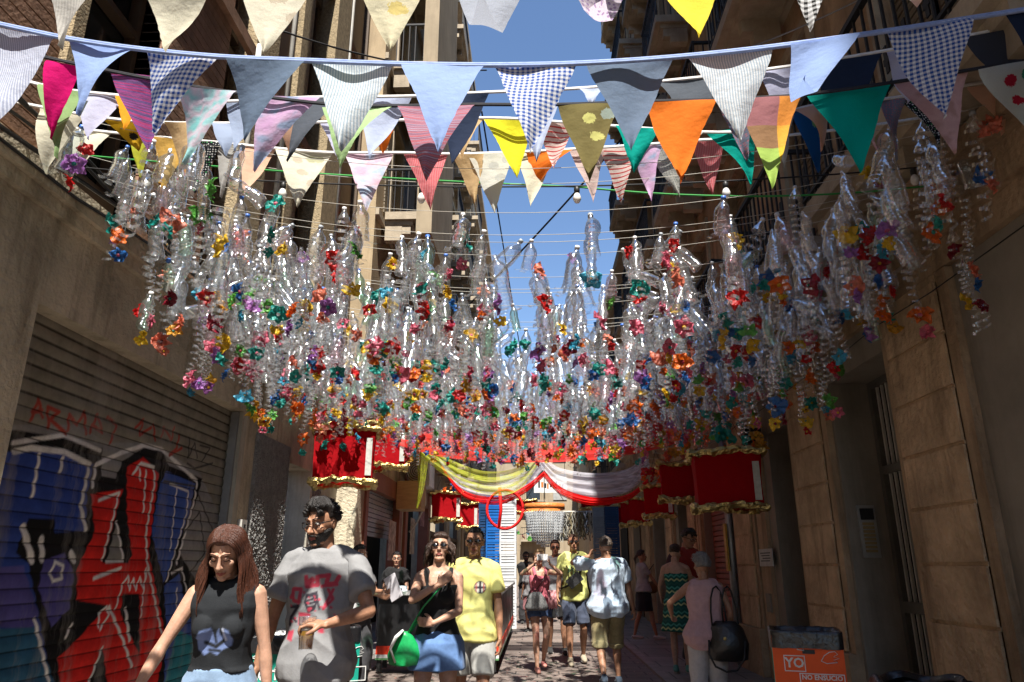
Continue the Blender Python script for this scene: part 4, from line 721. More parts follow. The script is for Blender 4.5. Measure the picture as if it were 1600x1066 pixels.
# ------------------------------------------------------------------ red boxes with gold foil rims
M_redbox = cloth('red_velvet', 'plain', (.5, .006, .012)); M_gold = mat('gold_foil', (.55, .42, .16), .28, metal=.9, ns=12, bump=1, bs=30); M_strip = mat('white_strip', (.5, .5, .46), .6, ns=12)
rg = random.Random(8)
def redbox(px, py, Y, W, H, rz, label, D=None):
    c = at(px, py, Y); D = D or W * .8; t = thing('red_box', label, 'hanging box', (c.x, c.y, c.z - H / 2), R(rz), 'red boxes with gold rims hanging along the walls'); w = MB()
    def fn(u, v):
        k = u * 4; i = int(min(k, 3.999)); f = k - i; cs = [(-W / 2, -D / 2), (W / 2, -D / 2), (W / 2, D / 2), (-W / 2, D / 2), (-W / 2, -D / 2)]
        x = cs[i][0] * (1 - f) + cs[i + 1][0] * f; y = cs[i][1] * (1 - f) + cs[i + 1][1] * f; s = 1 + .05 * v - .02 * math.sin(math.pi * v); n_ = .014 * math.sin(u * 37 + v * 4) * math.sin(math.pi * v) + .01 * noise.noise(Vector((u * 20, v * 4, px)))
        return Vector((x * (s + n_), y * (s + n_), H * v))
    w.grid(fn, 48, 8); uv = [(p[0] + p[1], p[2]) for p in w.v]; w.uv = uv; w.build('cloth_side', M_redbox, t)
    for zz, s in ((0, 1.06), (H, 1.1)):
        g = MB()
        def fr(u, v):
            p = fn(u, 0); a = v * 2 * math.pi; cr_ = 1 + .9 * noise.noise(Vector((u * 46, v * 5, zz + px))); rad = .034 * cr_
            q_ = Vector((p.x, p.y, 0)) * s; nn = q_.normalized(); return q_ + nn * math.cos(a) * rad * 1.5 + Vector((0, 0, zz + math.sin(a) * rad * 1.2 + .02 * math.sin(u * 25 + px) + .03 * noise.noise(Vector((u * 30, 1, px)))))
        g.grid(fr, 120, 8, smooth=False); g.build('gold_rim', M_gold, t)
    g = MB(); g.box(W * .5 - .1, W * .5 - .02, -D / 2 - .032, -D / 2 - .028, .1 * H, .8 * H); g.build('white_strip', M_strip, t)
    g = MB()
    for sx in (-1, 1): g.tube([(sx * W * .4, 0, H), (0, 0, H + .75)], .004, 4)
    g.build('hanging_cord', M_black, t)
    b = MB(); b.grid(lambda u, v: Vector(((u - .5) * W, (v - .5) * D, .03)), 2, 2); b.build('base', M_redbox, t)
redbox(539, 714, 9.9, .78, .72, 12, 'nearest red box with gold rims on the left, blue flowers draped over its top')
redbox(603, 699, 12.2, .66, .68, 12, 'second red box on the left, partly behind the nearest left one')
redbox(697, 792, 17.5, .66, .62, 10, 'red box on the left above the woman with sunglasses, third from camera')
redbox(731, 806, 19.5, .5, .6, 10, 'small red box on the left just beyond the third one')
redbox(741, 812, 22.5, .42, .6, 10, 'farthest small red box on the left side')
redbox(1135, 752, 9.2, .76, .66, -8, 'largest and nearest red box with gold rims on the right wall')
redbox(1064, 754, 12.4, .66, .58, -8, 'second nearest red box on the right wall')
redbox(1029, 784, 15, .56, .58, -8, 'third nearest red box on the right wall')
redbox(999, 799, 17.5, .46, .56, -8, 'fourth nearest red box on the right wall, above the shirted man')
redbox(981, 803, 20, .36, .6, -8, 'fifth nearest red box on the right wall')
redbox(967, 806, 23, .36, .55, -8, 'farthest little red box on the right wall')
redbox(934, 785, 25, 1.1, .42, 0, 'wide low red box hanging beyond the white drape at the centre right')
redbox(818, 792, 26, .8, .4, 0, 'small dark red box hanging behind the red ring at the street centre')
def pendant(p, c, s=1.3, n=3):   # clumps of flowers standing on the boxes
    for k in range(n): pass
clump = [(540, 688, 9.6, ['light blue', 'coral', 'teal']), (1150, 690, 9.0, ['teal', 'amber', 'orange', 'yellow']), (1050, 712, 12.2, ['amber', 'coral']), (705, 768, 17.2, ['orange', 'blue']), (1018, 752, 14.8, ['orange', 'red'])]
for px, py, Y, cl in clump:
    p = at(px, py, Y); t = thing('flower_bunch', 'bunch of %s plastic flowers over the %s red box' % (' and '.join(cl[:2]), {540: 'nearest left', 1150: 'nearest right', 1050: 'second right', 705: 'third left', 1018: 'third right'}[px]), 'flowers', tuple(p))
    for k in range(9):
        c = cl[k % len(cl)]; o = link('flower', FM[(c, k % 3)], t, (rg.uniform(-.28, .28), rg.uniform(-.15, .1), rg.uniform(-.1, .25)), (rg.uniform(.9, 2), rg.uniform(-.6, .6), rg.random() * 6), (rg.uniform(1.2, 1.9),) * 3); link('flower_centre', CN['yellow'], o)
# ------------------------------------------------------------------ sheer drapes
def drape(name, label, Y0, Y1, top, bot, m, n=40):
    """sheer cloth hung from its ends: upper edge at depth Y0, lower edge at Y1"""
    def cr(P, t):
        k = t * (len(P) - 1); i = min(int(k), len(P) - 2); f = k - i; a = P[max(i - 1, 0)]; b = P[i]; c = P[i + 1]; d = P[min(i + 2, len(P) - 1)]
        return tuple(.5 * ((2 * b[j]) + (c[j] - a[j]) * f + (2 * a[j] - 5 * b[j] + 4 * c[j] - d[j]) * f * f + (3 * b[j] - a[j] - 3 * c[j] + d[j]) * f ** 3) for j in (0, 1))
    w = MB(); ph = random.random() * 6
    def fn(u, v):
        a = cr(top, u); b = cr(bot, u); p = at(a[0], a[1], Y0).lerp(at(b[0], b[1], Y1), v)
        return p + Vector((0, .05 * math.sin(v * 17 + ph + u * 3), .02 * math.sin(v * 23 + u * 5)))
    w.grid(fn, n, 16); return w.build(name, m, label=label, cat='drape', group='sheer drapes swagged across the street')
drape('tulle_drape', 'red sheer drape hanging across behind the lowest bottle flowers', 12.6, 11.9, [(590, 640), (700, 668), (840, 682), (980, 672), (1100, 640), (1165, 610)], [(585, 680), (690, 712), (830, 722), (960, 716), (1060, 694), (1160, 652)], sheer('tulle_red', (.78, .03, .02), .72))
drape('tulle_drape', 'purple sheer drape just above the red one', 12.2, 12.5, [(580, 590), (700, 620), (850, 632), (1000, 615), (1200, 560)], [(590, 635), (700, 664), (840, 676), (980, 668), (1200, 600)], sheer('tulle_purple', (.42, .26, .6), .5))
drape('tulle_drape', 'dark red sheer drape curving up to the right wall', 13.0, 12.7, [(820, 668), (960, 668), (1080, 640), (1180, 585)], [(840, 714), (960, 712), (1075, 680), (1180, 612)], sheer('tulle_red2', (.6, .02, .03), .7))
drape('tulle_drape', 'yellow green sheer drape swagged from the left wall', 14.6, 14.3, [(650, 684), (700, 718), (760, 738), (815, 728), (850, 700)], [(648, 700), (690, 738), (755, 772), (810, 768), (848, 716)], sheer('tulle_lime', (.55, .6, .06), .55))
drape('tulle_drape', 'yellow green sheer end hanging down beside the air conditioner', 14.5, 14.4, [(650, 684), (652, 720), (654, 760), (650, 792)], [(672, 690), (668, 725), (662, 765), (652, 796)], MATS['tulle_lime'], 12)
drape('tulle_drape', 'left white sheer swag ending at the central peak', 16.2, 15.9, [(686, 716), (720, 746), (775, 752), (815, 735), (838, 700)], [(688, 722), (722, 768), (780, 782), (820, 765), (848, 735)], sheer('tulle_white', (.72, .7, .78), .55))
drape('tulle_drape', 'right white sheer swag from the central peak to the right wall', 16.2, 15.9, [(840, 700), (870, 730), (930, 740), (985, 730), (1012, 700)], [(846, 732), (880, 765), (935, 778), (985, 768), (1015, 735)], MATS['tulle_white'])
drape('tulle_drape', 'narrow bright red band edging the left white swag', 15.8, 15.75, [(690, 728), (725, 768), (775, 778), (815, 762), (850, 736)], [(690, 732), (725, 776), (778, 788), (820, 771), (850, 745)], sheer('tulle_red3', (.85, .01, .01), .95))
drape('tulle_drape', 'narrow bright red band edging the right white swag', 15.8, 15.75, [(850, 736), (880, 765), (930, 779), (980, 772), (1012, 748)], [(850, 745), (878, 774), (928, 789), (982, 781), (1014, 756)], MATS['tulle_red3'])
# red ring with a bar, hanging
c = at(789, 796, 15.7); rt = thing('red_ring', 'large red cloth ring with a vertical bar hanging below the white drape', 'ornament', tuple(c)); k = 15.7 / 1120 * 1.02
M_redtape = mat('red_tape', (.7, .01, .01), .7, ns=30)
w = MB(); w.tube([(27 * k * math.cos(a), .02 * math.sin(a * 3), 28 * k * math.sin(a)) for a in [q_ * math.pi / 16 for q_ in range(33)]], .06, 8, flat=.5); w.build('ring', M_redtape, rt); w = MB(); w.tube([(-8 * k, 0, 32 * k), (-6 * k, 0, 0), (-9 * k, 0, -26 * k)], .07, 8, flat=.5); w.build('bar', M_redtape, rt)
# chandelier of bottle strips
c = at(851, 806, 19.5); ct = thing('chandelier', 'round hanging chandelier of clear plastic drops below a wide orange ring', 'chandelier', tuple(c)); k = 19.5 / 1120
M_orf = mat('orange_foil', (.62, .2, .05), .35, ns=14, bump=.6)
w = MB(); w.lathe([(29.5 * k, .16), (31 * k, .16), (30.5 * k, .3), (29 * k, .3)], 32, caps=False); w.build('orange_ring', M_orf, ct)
w = MB()
for ring, (r_, L_) in enumerate(((30, .62), (23, .78), (15, .9), (7, .95))):
    n = int(r_ * 1.6)
    for i in range(n):
        a = 2 * math.pi * i / n; x, y = r_ * k * math.cos(a), r_ * k * math.sin(a)
        for z in range(int(L_ / .07)): s_ = .024; zz = .1 - z * .07; w.lathe([(.001, zz), (s_, zz - .02), (s_ * .8, zz - .05), (.001, zz - .064)], 5, M=Matrix.Translation((x * (1 - .25 * z * .07), y * (1 - .25 * z * .07), 0)), smooth=False)
w.build('crystal_drops', thinplastic('drop_plastic', (.95, .96, .97), .4, .85, .12), ct)
w = MB(); [w.tube([(29 * k * math.cos(a), 29 * k * math.sin(a), .4), (0, 0, 1.2)], .008, 4) for a in (0, 1.57, 3.14, 4.71)]; w.build('hanging_cord', M_black, ct)
# ------------------------------------------------------------------ stacks of plastic crates
M_cw, M_cb, M_cg, M_cd = mat('crate_white', (.6, .62, .64), .5), mat('crate_blue', (.01, .12, .42), .45), mat('crate_grey', (.25, .3, .33), .5), mat('crate_navy', (.01, .05, .14), .5)
def crate_mesh(m, W=.4, D=.34, H=.28):
    w = MB(); t = .02
    for z, e in ((0, .07), (.09, .05), (.16, .05), (.23, .045)): w.box(-W / 2, W / 2, -D / 2, -D / 2 + t, z, z + e); w.box(-W / 2, W / 2, D / 2 - t, D / 2, z, z + e); w.box(-W / 2, -W / 2 + t, -D / 2 + t, D / 2 - t, z, z + e); w.box(W / 2 - t, W / 2, -D / 2 + t, D / 2 - t, z, z + e)
    for sx in (-1, 1):
        for x in (.46,): w.box(sx * W * x - .02, sx * W * x + .02, -D / 2 - .004, -D / 2 + .016, 0, H); w.box(sx * W * x - .02, sx * W * x + .02, D / 2 - .016, D / 2 + .004, 0, H)
    w.box(-W / 2 + .02, W / 2 - .02, -D / 2 + .02, D / 2 - .02, .03, .05); return w.mesh('crate', m)
def stack(x, y, n, m, word, where, z0=0):
    me = crate_mesh(m)
    for k in range(n):
        o = bpy.data.objects.new('plastic_crate', me); sc.collection.objects.link(o); o.location = (x, y, z0 + k * .285); o.rotation_euler = (0, 0, rg.uniform(-.03, .03))
        pos = 'at the bottom' if k == 0 else ('topmost' if k == n - 1 else '%s from the ground' % ORD[k])
        tag(o, '%s plastic crate %s in the stack %s' % (word, pos, where), 'crate', 'plastic crates stacked in tall columns')
p1 = at(794, 850, 18.5); stack(p1.x, 18.5, 12, M_cw, 'white', 'left of street centre'); p1 = at(778, 850, 18.4); stack(p1.x - .1, 18.6, 11, M_cb, 'blue', 'left of street centre')
p1 = at(938, 850, 22.5); stack(p1.x, 22.5, 11, M_cg, 'grey', 'right of street centre'); p1 = at(958, 850, 22); stack(p1.x, 22.2, 11, M_cd, 'navy', 'right of street centre'); p1 = at(766, 850, 18.4); stack(p1.x - .12, 18.9, 11, M_cd, 'navy', 'farthest left of the white one')
# arch beam with hanging silver streamers
w = MB(); p = at(930, 800, 24); w.tube([(at(880, 799, 24).x, 24, p.z), (at(965, 799, 24).x, 24, p.z)], .04, 6); w.build('white_beam', M_white, label='thin white beam above the silver streamers at the street end', cat='beam')
ss = thing('silver_streamers', 'curtain of glittering silver and gold streamers hanging from the white beam', 'streamers', (at(905, 800, 24).x, 24.05, p.z))
w = MB()
for k in range(130):
    x = rg.uniform(-.75, .85); L_ = rg.uniform(.4, .95); a = rg.random() * 6; pp = [(x + .03 * math.sin(a + j * 1.7), .12 * math.sin(k), -j * L_ / 8) for j in range(9)]; w.tube(pp, .02, 3, smooth=False, mi=k % 3)
w.build('streamers', [mat('silver_foil', (.5, .5, .5), .25, metal=.9), mat('gold_streamer', (.5, .42, .25), .3, metal=.7), mat('pale_foil', (.6, .58, .5), .5)], ss)
# hanging sign board at the end
t = thing('sign_board', 'white rectangular board with orange and black marks high at the street end', 'sign', tuple(at(860, 757, 30)))
w = MB(); w.box(-.68, .68, 0, .04, -.34, .32); w.build('board', mat('board_white', (.7, .7, .68), .6), t); w = MB()
for q_ in range(9): x = -.5 + q_ * .12; w.box(x, x + rg.uniform(.05, .1), -.006, -.002, -.2 + rg.uniform(0, .1), rg.uniform(-.02, .15), q_ % 2)
w.build('lettering', [M_black, M_orf], t)
w = MB()
for i in range(2): w.tube([(-.6 + 1.2 * i, .02, .32), (-.6 + 1.2 * i, .02, 2.2)], .01, 4)
w.build('hanging_cord', M_black, t)
# purple, green garland heap hanging (far), white blossoms
t = thing('flower_garland', 'colourful flower garland hanging across the street left of the chandelier', 'garland', tuple(at(800, 835, 21)))
w = MB(); w.tube([(-.7, 0, .35), (-.2, 0, .02), (.3, 0, .0), (.55, 0, .1)], .01, 4); w.build('cord', M_black, t)
for k in range(30):
    u = rg.random(); link('flower', FM[(('purple', 'green', 'light blue', 'dark red', 'yellow')[k % 5], k % 3)], t, (-.7 + 1.2 * u, rg.uniform(-.1, .1), .3 - .35 * u + rg.uniform(-.1, .1)), (rg.uniform(.9, 2), 0, rg.random() * 6), (rg.uniform(1, 1.5),) * 3)
# yellow and red striped flag on the left facade
t = thing('striped_flag', 'yellow and red striped flag hanging from a left balcony', 'flag', (-2.3, 14, 6.2)); w = MB()
w.grid(lambda u, v: Vector((-.02 + .05 * math.sin(v * 5 + u * 4), -.3 + .6 * u + .05 * math.sin(v * 4), -1.5 * v)), 9, 10); w.m = [(i % 9) % 2 for i in range(90)]
w.build('cloth', [mat('flag_yellow', (.75, .45, .02), .8, trans=.3), mat('flag_red', (.55, .02, .02), .8, trans=.3)], t)
# ------------------------------------------------------------------ bar counter
ctn = thing('bar_counter', 'long black bar counter with steel top and red, white and green base stripes', 'counter', (-1.4, 11, 0)); T = Matrix.Translation((1.4, -11, 0))
def cp(mb, n, m, lab=None):
    o = mb.build(n, m, ctn); o.matrix_parent_inverse = T
    if lab: o['label'] = lab
    return o
Mc = mat('counter_black', (.012, .012, .013), .35, ns=4, spec=.5, rvar=.1)
w = MB(); w.box(-2.24, -.54, 10.75, 11.25, .18, 1.03); w.box(-1.05, -.54, 11.251, 17.6, .18, 1.03); cp(w, 'panel', Mc)
w = MB(); w.box(-2.3, -.5, 10.68, 11.3, 1.031, 1.075); w.box(-1.12, -.5, 11.301, 17.65, 1.031, 1.075); cp(w, 'steel_top', mat('counter_steel', (.6, .6, .58), .38, metal=.35, ns=6))
for n_, z0, z1, c_ in (('red_stripe', .25, .36, (.72, .05, .02)), ('white_stripe', .205, .249, (.7, .7, .68)), ('green_stripe', .181, .204, (.12, .3, .12))):
    w = MB(); w.box(-2.245, -.53, 10.742, 10.749, z0, z1); w.box(-.539, -.532, 10.75, 17.6, z0, z1 - .001); cp(w, n_, mat(n_, c_, .5))
for yv in (12.2, 13.6, 15.0, 16.3): w = MB(); w.box(-.539, -.534, yv, yv + .015, .37, 1.02); cp(w, 'panel_joint', M_steel)
for x, y in ((-2.2, 10.8), (-.6, 10.8), (-.6, 14), (-.6, 17.5), (-2.2, 11.2)): w = MB(); w.box(x - .03, x + .03, y - .03, y + .03, .03, .179); cp(w, 'leg', M_black)
for k, (x, y, lab) in enumerate(((-.8, 11.5, 'silver bar tap standing nearest on the steel counter'), (-.82, 12.1, 'silver bar tap behind the nearest one on the counter'))):
    t = thing('bar_tap', lab, 'tap', (x, y, 1.076)); w = MB(); w.lathe([(.06, 0), (.05, .02), (.022, .04), (.022, .22)], 12); w.build('column', M_steel, t); w = MB(); w.tube([(0, 0, .2), (-.1, 0, .26), (-.18, -.02, .2)], .018, 8); w.build('spout', M_steel, t); w = MB(); w.tube([(0, 0, .22), (.03, 0, .34)], .014, 8); w.build('lever', M_black, t)
# ------------------------------------------------------------------ air conditioner, posters, lamp
ac = thing('air_conditioner', 'white air conditioner on brackets on the left wall beside the lime drape', 'air conditioner', (-2.62, 16.2, 3.42))
w = MB(); w.box(-.15, .3, -.4, .4, -.32, .32); w.build('casing', mat('ac_white', (.6, .6, .57), .5), ac); w = MB()
for k in range(5): r_ = .05 + .045 * k; w.tube([(.02 + r_ * math.cos(a), -.405, r_ * math.sin(a)) for a in [q_ * math.pi / 10 for q_ in range(21)]], .008, 4)
w.build('fan_grille', M_black, ac); w = MB(); w.tube([(.2, -.3, -.32), (.22, -.3, -.7), (.05, -.3, -1.1), (-.1, -.35, -1.3)], .02, 6); w.build('hose', M_white, ac)
t = thing('wooden_box', 'tan wooden cabinet fixed under the air conditioner on the left wall', 'cabinet', (-2.7, 15.5, 2.75)); w = MB(); w.box(-.2, .3, -.35, .35, -.2, .38); w.build('body', mat('plywood', (.5, .33, .17), .7, stretch=(1, 1, 8)), t); w = MB(); w.box(.301, .31, -.3, .3, -.15, .33); w.build('door', mat('plywood2', (.42, .27, .13), .7), t)
rq = random.Random(4)
for k, (px, py, Y, W, H, lab) in enumerate(((612, 845, 12.9, .34, .75, 'torn pale poster on the red-brown shop pillar behind the bar'), (644, 838, 15.9, .3, .8, 'worn narrow poster beside the wooden cabinet'), (660, 800, 19.8, .3, .7, 'red and white poster further along the left wall'))):
    p = onx(px, py, X2 + .08) if k < 3 else None; p = Vector((X2 + .08, p.y, p.z)); t = thing('poster', lab, 'poster', tuple(p)); w = MB(); w.box(0, .012, -W, W, -H / 2, H / 2); w.build('paper', mat('poster_paper%d' % k, ((.5, .42, .38), (.45, .38, .28), (.5, .3, .3))[k], .8, ns=9, na=.7, stain=.6), t)
# litter bins with printed panels
M_or, M_gr, M_bag = mat('bin_orange', (.78, .1, .015), .55, ns=5, na=.12), mat('bin_green', (.01, .3, .22), .55, ns=5, na=.12), mat('bin_bag', (.012, .012, .014), .28, ns=8, bump=.9, bs=12, spec=.6)
M_print = mat('white_print', (.75, .75, .73), .6)
def binbox(x, y, rz, label, lines, front, side, W=.44, H=1.0):
    t = thing('litter_bin', label, 'litter bin', (x, y, .036 if x > 1.6 else 0), R(rz), 'cardboard litter bins with printed panels')
    w = MB(); w.box(-W / 2, W / 2, -W / 2, -W / 2 + .01, 0, H); w.build('front_panel', front, t); w = MB(); w.box(-W / 2, -W / 2 + .01, -W / 2 + .011, W / 2, 0, H); w.box(W / 2 - .01, W / 2, -W / 2 + .011, W / 2, 0, H); w.box(-W / 2 + .011, W / 2 - .011, W / 2 - .01, W / 2, 0, H); w.build('side_panel', side, t)
    g = MB(); g.grid(lambda u, v: (lambda a, r_: Vector((r_ * max(-1, min(1, 1.35 * math.cos(a))) * W / 2, r_ * max(-1, min(1, 1.35 * math.sin(a))) * W / 2, H - .07 + .1 * math.sin(v * 2.6) + .008 * noise.noise(Vector((u * 30, v * 5, x))))))(u * 2 * math.pi, 1.05 + .02 * math.sin(u * 60) - .5 * max(0, v - .5)), 48, 8); g.build('bag', M_bag, t)
    Mt = lambda lx, lz: Matrix.Translation((lx, -W / 2 - .002, lz)) @ Matrix.Rotation(R(90), 4, 'X')
    for s_, sz, lx, lz in lines: text_mesh(s_, sz, 'lettering', M_print, Mt(lx, lz), t)
    w = MB()
    def fr(x0, x1, z0, z1, e=.005):
        y_ = -W / 2 - .001; w.box(x0, x1, y_ - .002, y_, z0, z0 + e); w.box(x0, x1, y_ - .002, y_, z1 - e, z1); w.box(x0, x0 + e, y_ - .002, y_, z0 + e, z1 - e); w.box(x1 - e, x1, y_ - .002, y_, z0 + e, z1 - e)
    fr(-.14, -.02, .782, .872); fr(-.06, .19, .685, .775); w.tube([(.07, -W / 2 - .004, .845), (.09, -W / 2 - .004, .875), (.12, -W / 2 - .004, .895), (.15, -W / 2 - .004, .9), (.165, -W / 2 - .004, .885), (.14, -W / 2 - .004, .87), (.17, -W / 2 - .004, .862), (.14, -W / 2 - .004, .852), (.16, -W / 2 - .004, .84), (.1, -W / 2 - .004, .832), (.07, -W / 2 - .004, .845)], .0022, 4)
    w.tube([(-.06, -W / 2 - .004, .91), (-.03, -W / 2 - .004, .925), (-.02, -W / 2 - .004, .9), (-.06, -W / 2 - .004, .905)], .003, 4); w.build('line_drawing', M_print, t)
    w = MB(); w.box(-.03, .04, -W / 2 - .004, -W / 2 - .001, .882, .905); w.build('slot', M_black, t)
p = at(1270, 1060, 4.85)
binbox(p.x, 4.92, -16, 'orange and green cardboard bin with black bag by the right pilaster', [('YO', .075, -.08, .828), ('NO ENSUCIO', .037, .065, .752), ('LA CALLE', .037, .045, .71)], M_or, M_gr, .4, .98)
p = at(412, 1040, 4.7); binbox(p.x + .03, 4.75, 6, 'green cardboard bin with black bag glimpsed between the couple', [('RUT', .075, .03, .81), ('PER', .075, .03, .73)], M_gr, M_gr)
p = at(520, 1040, 5.3); binbox(p.x, 5.3, 30, 'narrow orange and green bin right behind the bearded man', [('YO', .07, -.08, .775)], M_gr, M_or, .28)
p = at(1440, 1062, 4.0); t = thing('bin_liner', 'open black bin bag on a round bin at the lower right corner', 'bin', (p.x, 4.0, .036)); w = MB(); w.lathe([(.2, 0), (.24, .72), (.22, .78)], 24); w.build('bin_body', M_bag, t)
g = MB(); g.grid(lambda u, v: Vector(((.27 + .01 * math.sin(u * 50) - .08 * v) * math.cos(u * 2 * math.pi), (.27 + .01 * math.sin(u * 44) - .08 * v) * math.sin(u * 2 * math.pi), .68 + .17 * math.sin(v * 2.2) + .012 * math.sin(u * 31))), 60, 6); g.build('bag_rim', M_bag, t)
# ------------------------------------------------------------------ people
def skin(n, c):
    m = mat('skin_' + n, c, .48, ns=24, na=.24, spec=.35, bump=.08, bs=120); b = m.node_tree.nodes['Principled BSDF']; b.inputs['Subsurface Weight'].default_value = .08; b.inputs['Subsurface Radius'].default_value = (.02, .008, .004); return m
SK = {'fair': skin('fair', (.47, .27, .185)), 'tan': skin('tan', (.37, .19, .115)), 'brown': skin('brown', (.33, .165, .1))}
def hairm(n, c): return mat('hair_' + n, c, .42, ns=30, na=.55, stretch=(6, 6, .7), spec=.5, bump=.5, bs=60)
HR = {'auburn': hairm('auburn', (.075, .023, .011)), 'black': hairm('black', (.012, .009, .008)), 'brown': hairm('brown', (.04, .018, .01)), 'grey': hairm('grey', (.2, .19, .18)), 'blond': hairm('blond', (.3, .19, .09)), 'greybrown': hairm('greybrown', (.09, .065, .05)), 'stubble': hairm('stubble', (.13, .07, .045))}
M_eye = mat('eye_white', (.6, .58, .55), .2, ns=2, na=.05); M_iris = mat('iris', (.03, .015, .01), .15); M_lip = mat('lips', (.32, .09, .075), .45); M_lens = mat('sunglass_lens', (.008, .007, .007), .06, spec=.9)
def fabric(n, c, **k): return mat('fabric_' + n, c, k.pop('rough', .88), ns=k.pop('ns', 22), na=k.pop('na', .12), bump=.12, bs=140, spec=.2, sheen=.1, **k)
def V(*a): return Vector(a)
def ik(A, C, l1, l2, pole):
    d = C - A; L = min(d.length, (l1 + l2) * .999); dn = d.normalized(); C2 = A + dn * L
    a = (l1 * l1 - l2 * l2 + L * L) / (2 * L); h = math.sqrt(max(0, l1 * l1 - a * a)); pv = pole - dn * pole.dot(dn)
    if pv.length < 1e-4: pv = V(0, 1, 0)
    return A + dn * a + pv.normalized() * h, C2
MALE = [(.80, .085, .085, 0), (.86, .15, .11, .005), (.93, .172, .12, .005), (1.0, .16, .112, 0), (1.08, .148, .105, -.005), (1.17, .152, .105, 0), (1.27, .17, .115, .003), (1.36, .178, .115, .005), (1.42, .165, .1, .008), (1.465, .11, .075, .012), (1.495, .066, .066, .014), (1.57, .058, .062, .008)]
FEM = [(.80, .085, .085, 0), (.86, .155, .11, .005), (.93, .178, .122, .008), (1.0, .158, .108, .003), (1.08, .128, .09, 0), (1.17, .13, .092, 0), (1.27, .146, .1, 0), (1.36, .152, .1, .004), (1.42, .138, .086, .01), (1.46, .09, .065, .014), (1.495, .052, .055, .014), (1.57, .047, .052, .006)]
def person(label, X, Y, H=1.75, face=0, sex='m', sk='tan', lh=None, rh=None, lpole=None, rpole=None, lf=(.1, 0, 0), rf=(-.1, 0, 0), lean=0, side=0, hy=0, hp=0, hr=0, fat=1.0,
           hair=('short', 'black'), top=None, bottom=None, shoes=None, eyes='eyes', beard=None, vox=.009, lh_c=.45, rh_c=.45, lhd=None, rhd=None, lhn=None, rhn=None, z=0, group=None, feet=True):
    """local frame: faces -Y, person's left is +X; measures for a 1.75 m body, scaled to H"""
    s = H / 1.75; root = thing('person', label, 'person', (X, Y, z), R(face), group); S = Matrix.Scale(s, 4)
    root.scale = (s, s, s); f = sex == 'f'; prof = [(a, b * fat, c * fat, d) for a, b, c, d in (FEM if f else MALE)]
    LM = Matrix.Translation(V(0, 0, .95)) @ Matrix.Rotation(R(side), 4, 'Y') @ Matrix.Rotation(R(lean), 4, 'X') @ Matrix.Translation(V(0, 0, -.95))
    def B(p): # bend the trunk
        p = Vector(p); k = max(0, min(1, (p.z - .9) / .3)); return p.lerp(LM @ p, k)
    def torso(mb, z0, z1, inf, grow=None, n=20, flare=0):
        zs_ = [z0] + [a[0] for a in prof if z0 + .012 < a[0] < z1 - .012] + [z1]; rings = []
        for zz in zs_:
            for i in range(len(prof) - 1):
                if prof[i][0] <= zz <= prof[i + 1][0] or (i == 0 and zz < prof[0][0]): break
            a, b = prof[i], prof[i + 1]; t = max(0, min(1, (zz - a[0]) / (b[0] - a[0]))); g = inf + (grow(zz) if grow else 0)
            rx, ry, yo = [a[j] * (1 - t) + b[j] * t for j in (1, 2, 3)]; rx += g; ry += g
            ring = []
            for k in range(n):
                q_ = 2 * math.pi * k / n; c_, s_ = math.cos(q_), math.sin(q_); e = .82
                ring.append(B(V(math.copysign(abs(c_) ** e, c_) * rx, yo + math.copysign(abs(s_) ** e, s_) * ry, zz)))
            rings.append(ring)
        mb.loft(rings)
        if f and z1 > 1.34 and z0 < 1.28:
            for sx in (-1, 1): c = B(V(sx * .068 * fat, -.075 * fat, 1.275)); mb.ell(c, (.052 + inf, .042 + inf * 1.6, .052 + inf * 1.2))
    shx = (.152 if f else .182) * (1 + (fat - 1) * .6); SL, SR = B(V(shx, .012, 1.415)), B(V(-shx, .012, 1.415))
    ua, fa = (.27, .235) if f else (.285, .25)
    lh = Vector(lh) if lh else V(shx + .09, -.03, .90); rh = Vector(rh) if rh else V(-shx - .09, -.03, .90)
    EL, WL_ = ik(SL, lh, ua, fa, Vector(lpole) if lpole else V(.4, .8, -.3)); ER, WR = ik(SR, rh, ua, fa, Vector(rpole) if rpole else V(-.4, .8, -.3))
    HLj, HRj = V(.088, .005, .90), V(-.088, .005, .90)
    legs = []
    for hj, ft in ((HLj, lf), (HRj, rf)):
        an = V(ft[0], ft[1], .085 + ft[2]); kn, an = ik(hj, an, .42, .42, V(hj.x * .6, -1, .15)); legs.append((hj, kn, an))
    g = (.84 if f else 1.0) * (1 + (fat - 1) * .5)
    body = MB(); torso(body, .80, 1.57, 0 if (top and top[0] in ('tank', 'dress')) else -.009)
    for sx, Sj in ((1, SL), (-1, SR)): body.tube([B(V(sx * .03, .015, 1.475)), B(V(sx * .1, .015, 1.45)), Sj], [.045 * g, .046 * g, .05 * g], 10, rounded=True)
    def mid(a, b, t): return a.lerp(b, t)
    for Sj, E, W in ((SL, EL, WL_), (SR, ER, WR)):
        body.tube([Sj, mid(Sj, E, .2), mid(Sj, E, .5), mid(Sj, E, .85), E], [.054 * g, .052 * g, .046 * g, .037 * g, .036 * g], 12, rounded=True)
        body.tube([E, mid(E, W, .22), mid(E, W, .5), mid(E, W, .85), W], [.036 * g, .040 * g, .035 * g, .025 * g, .0235 * g], 12, rounded=True)
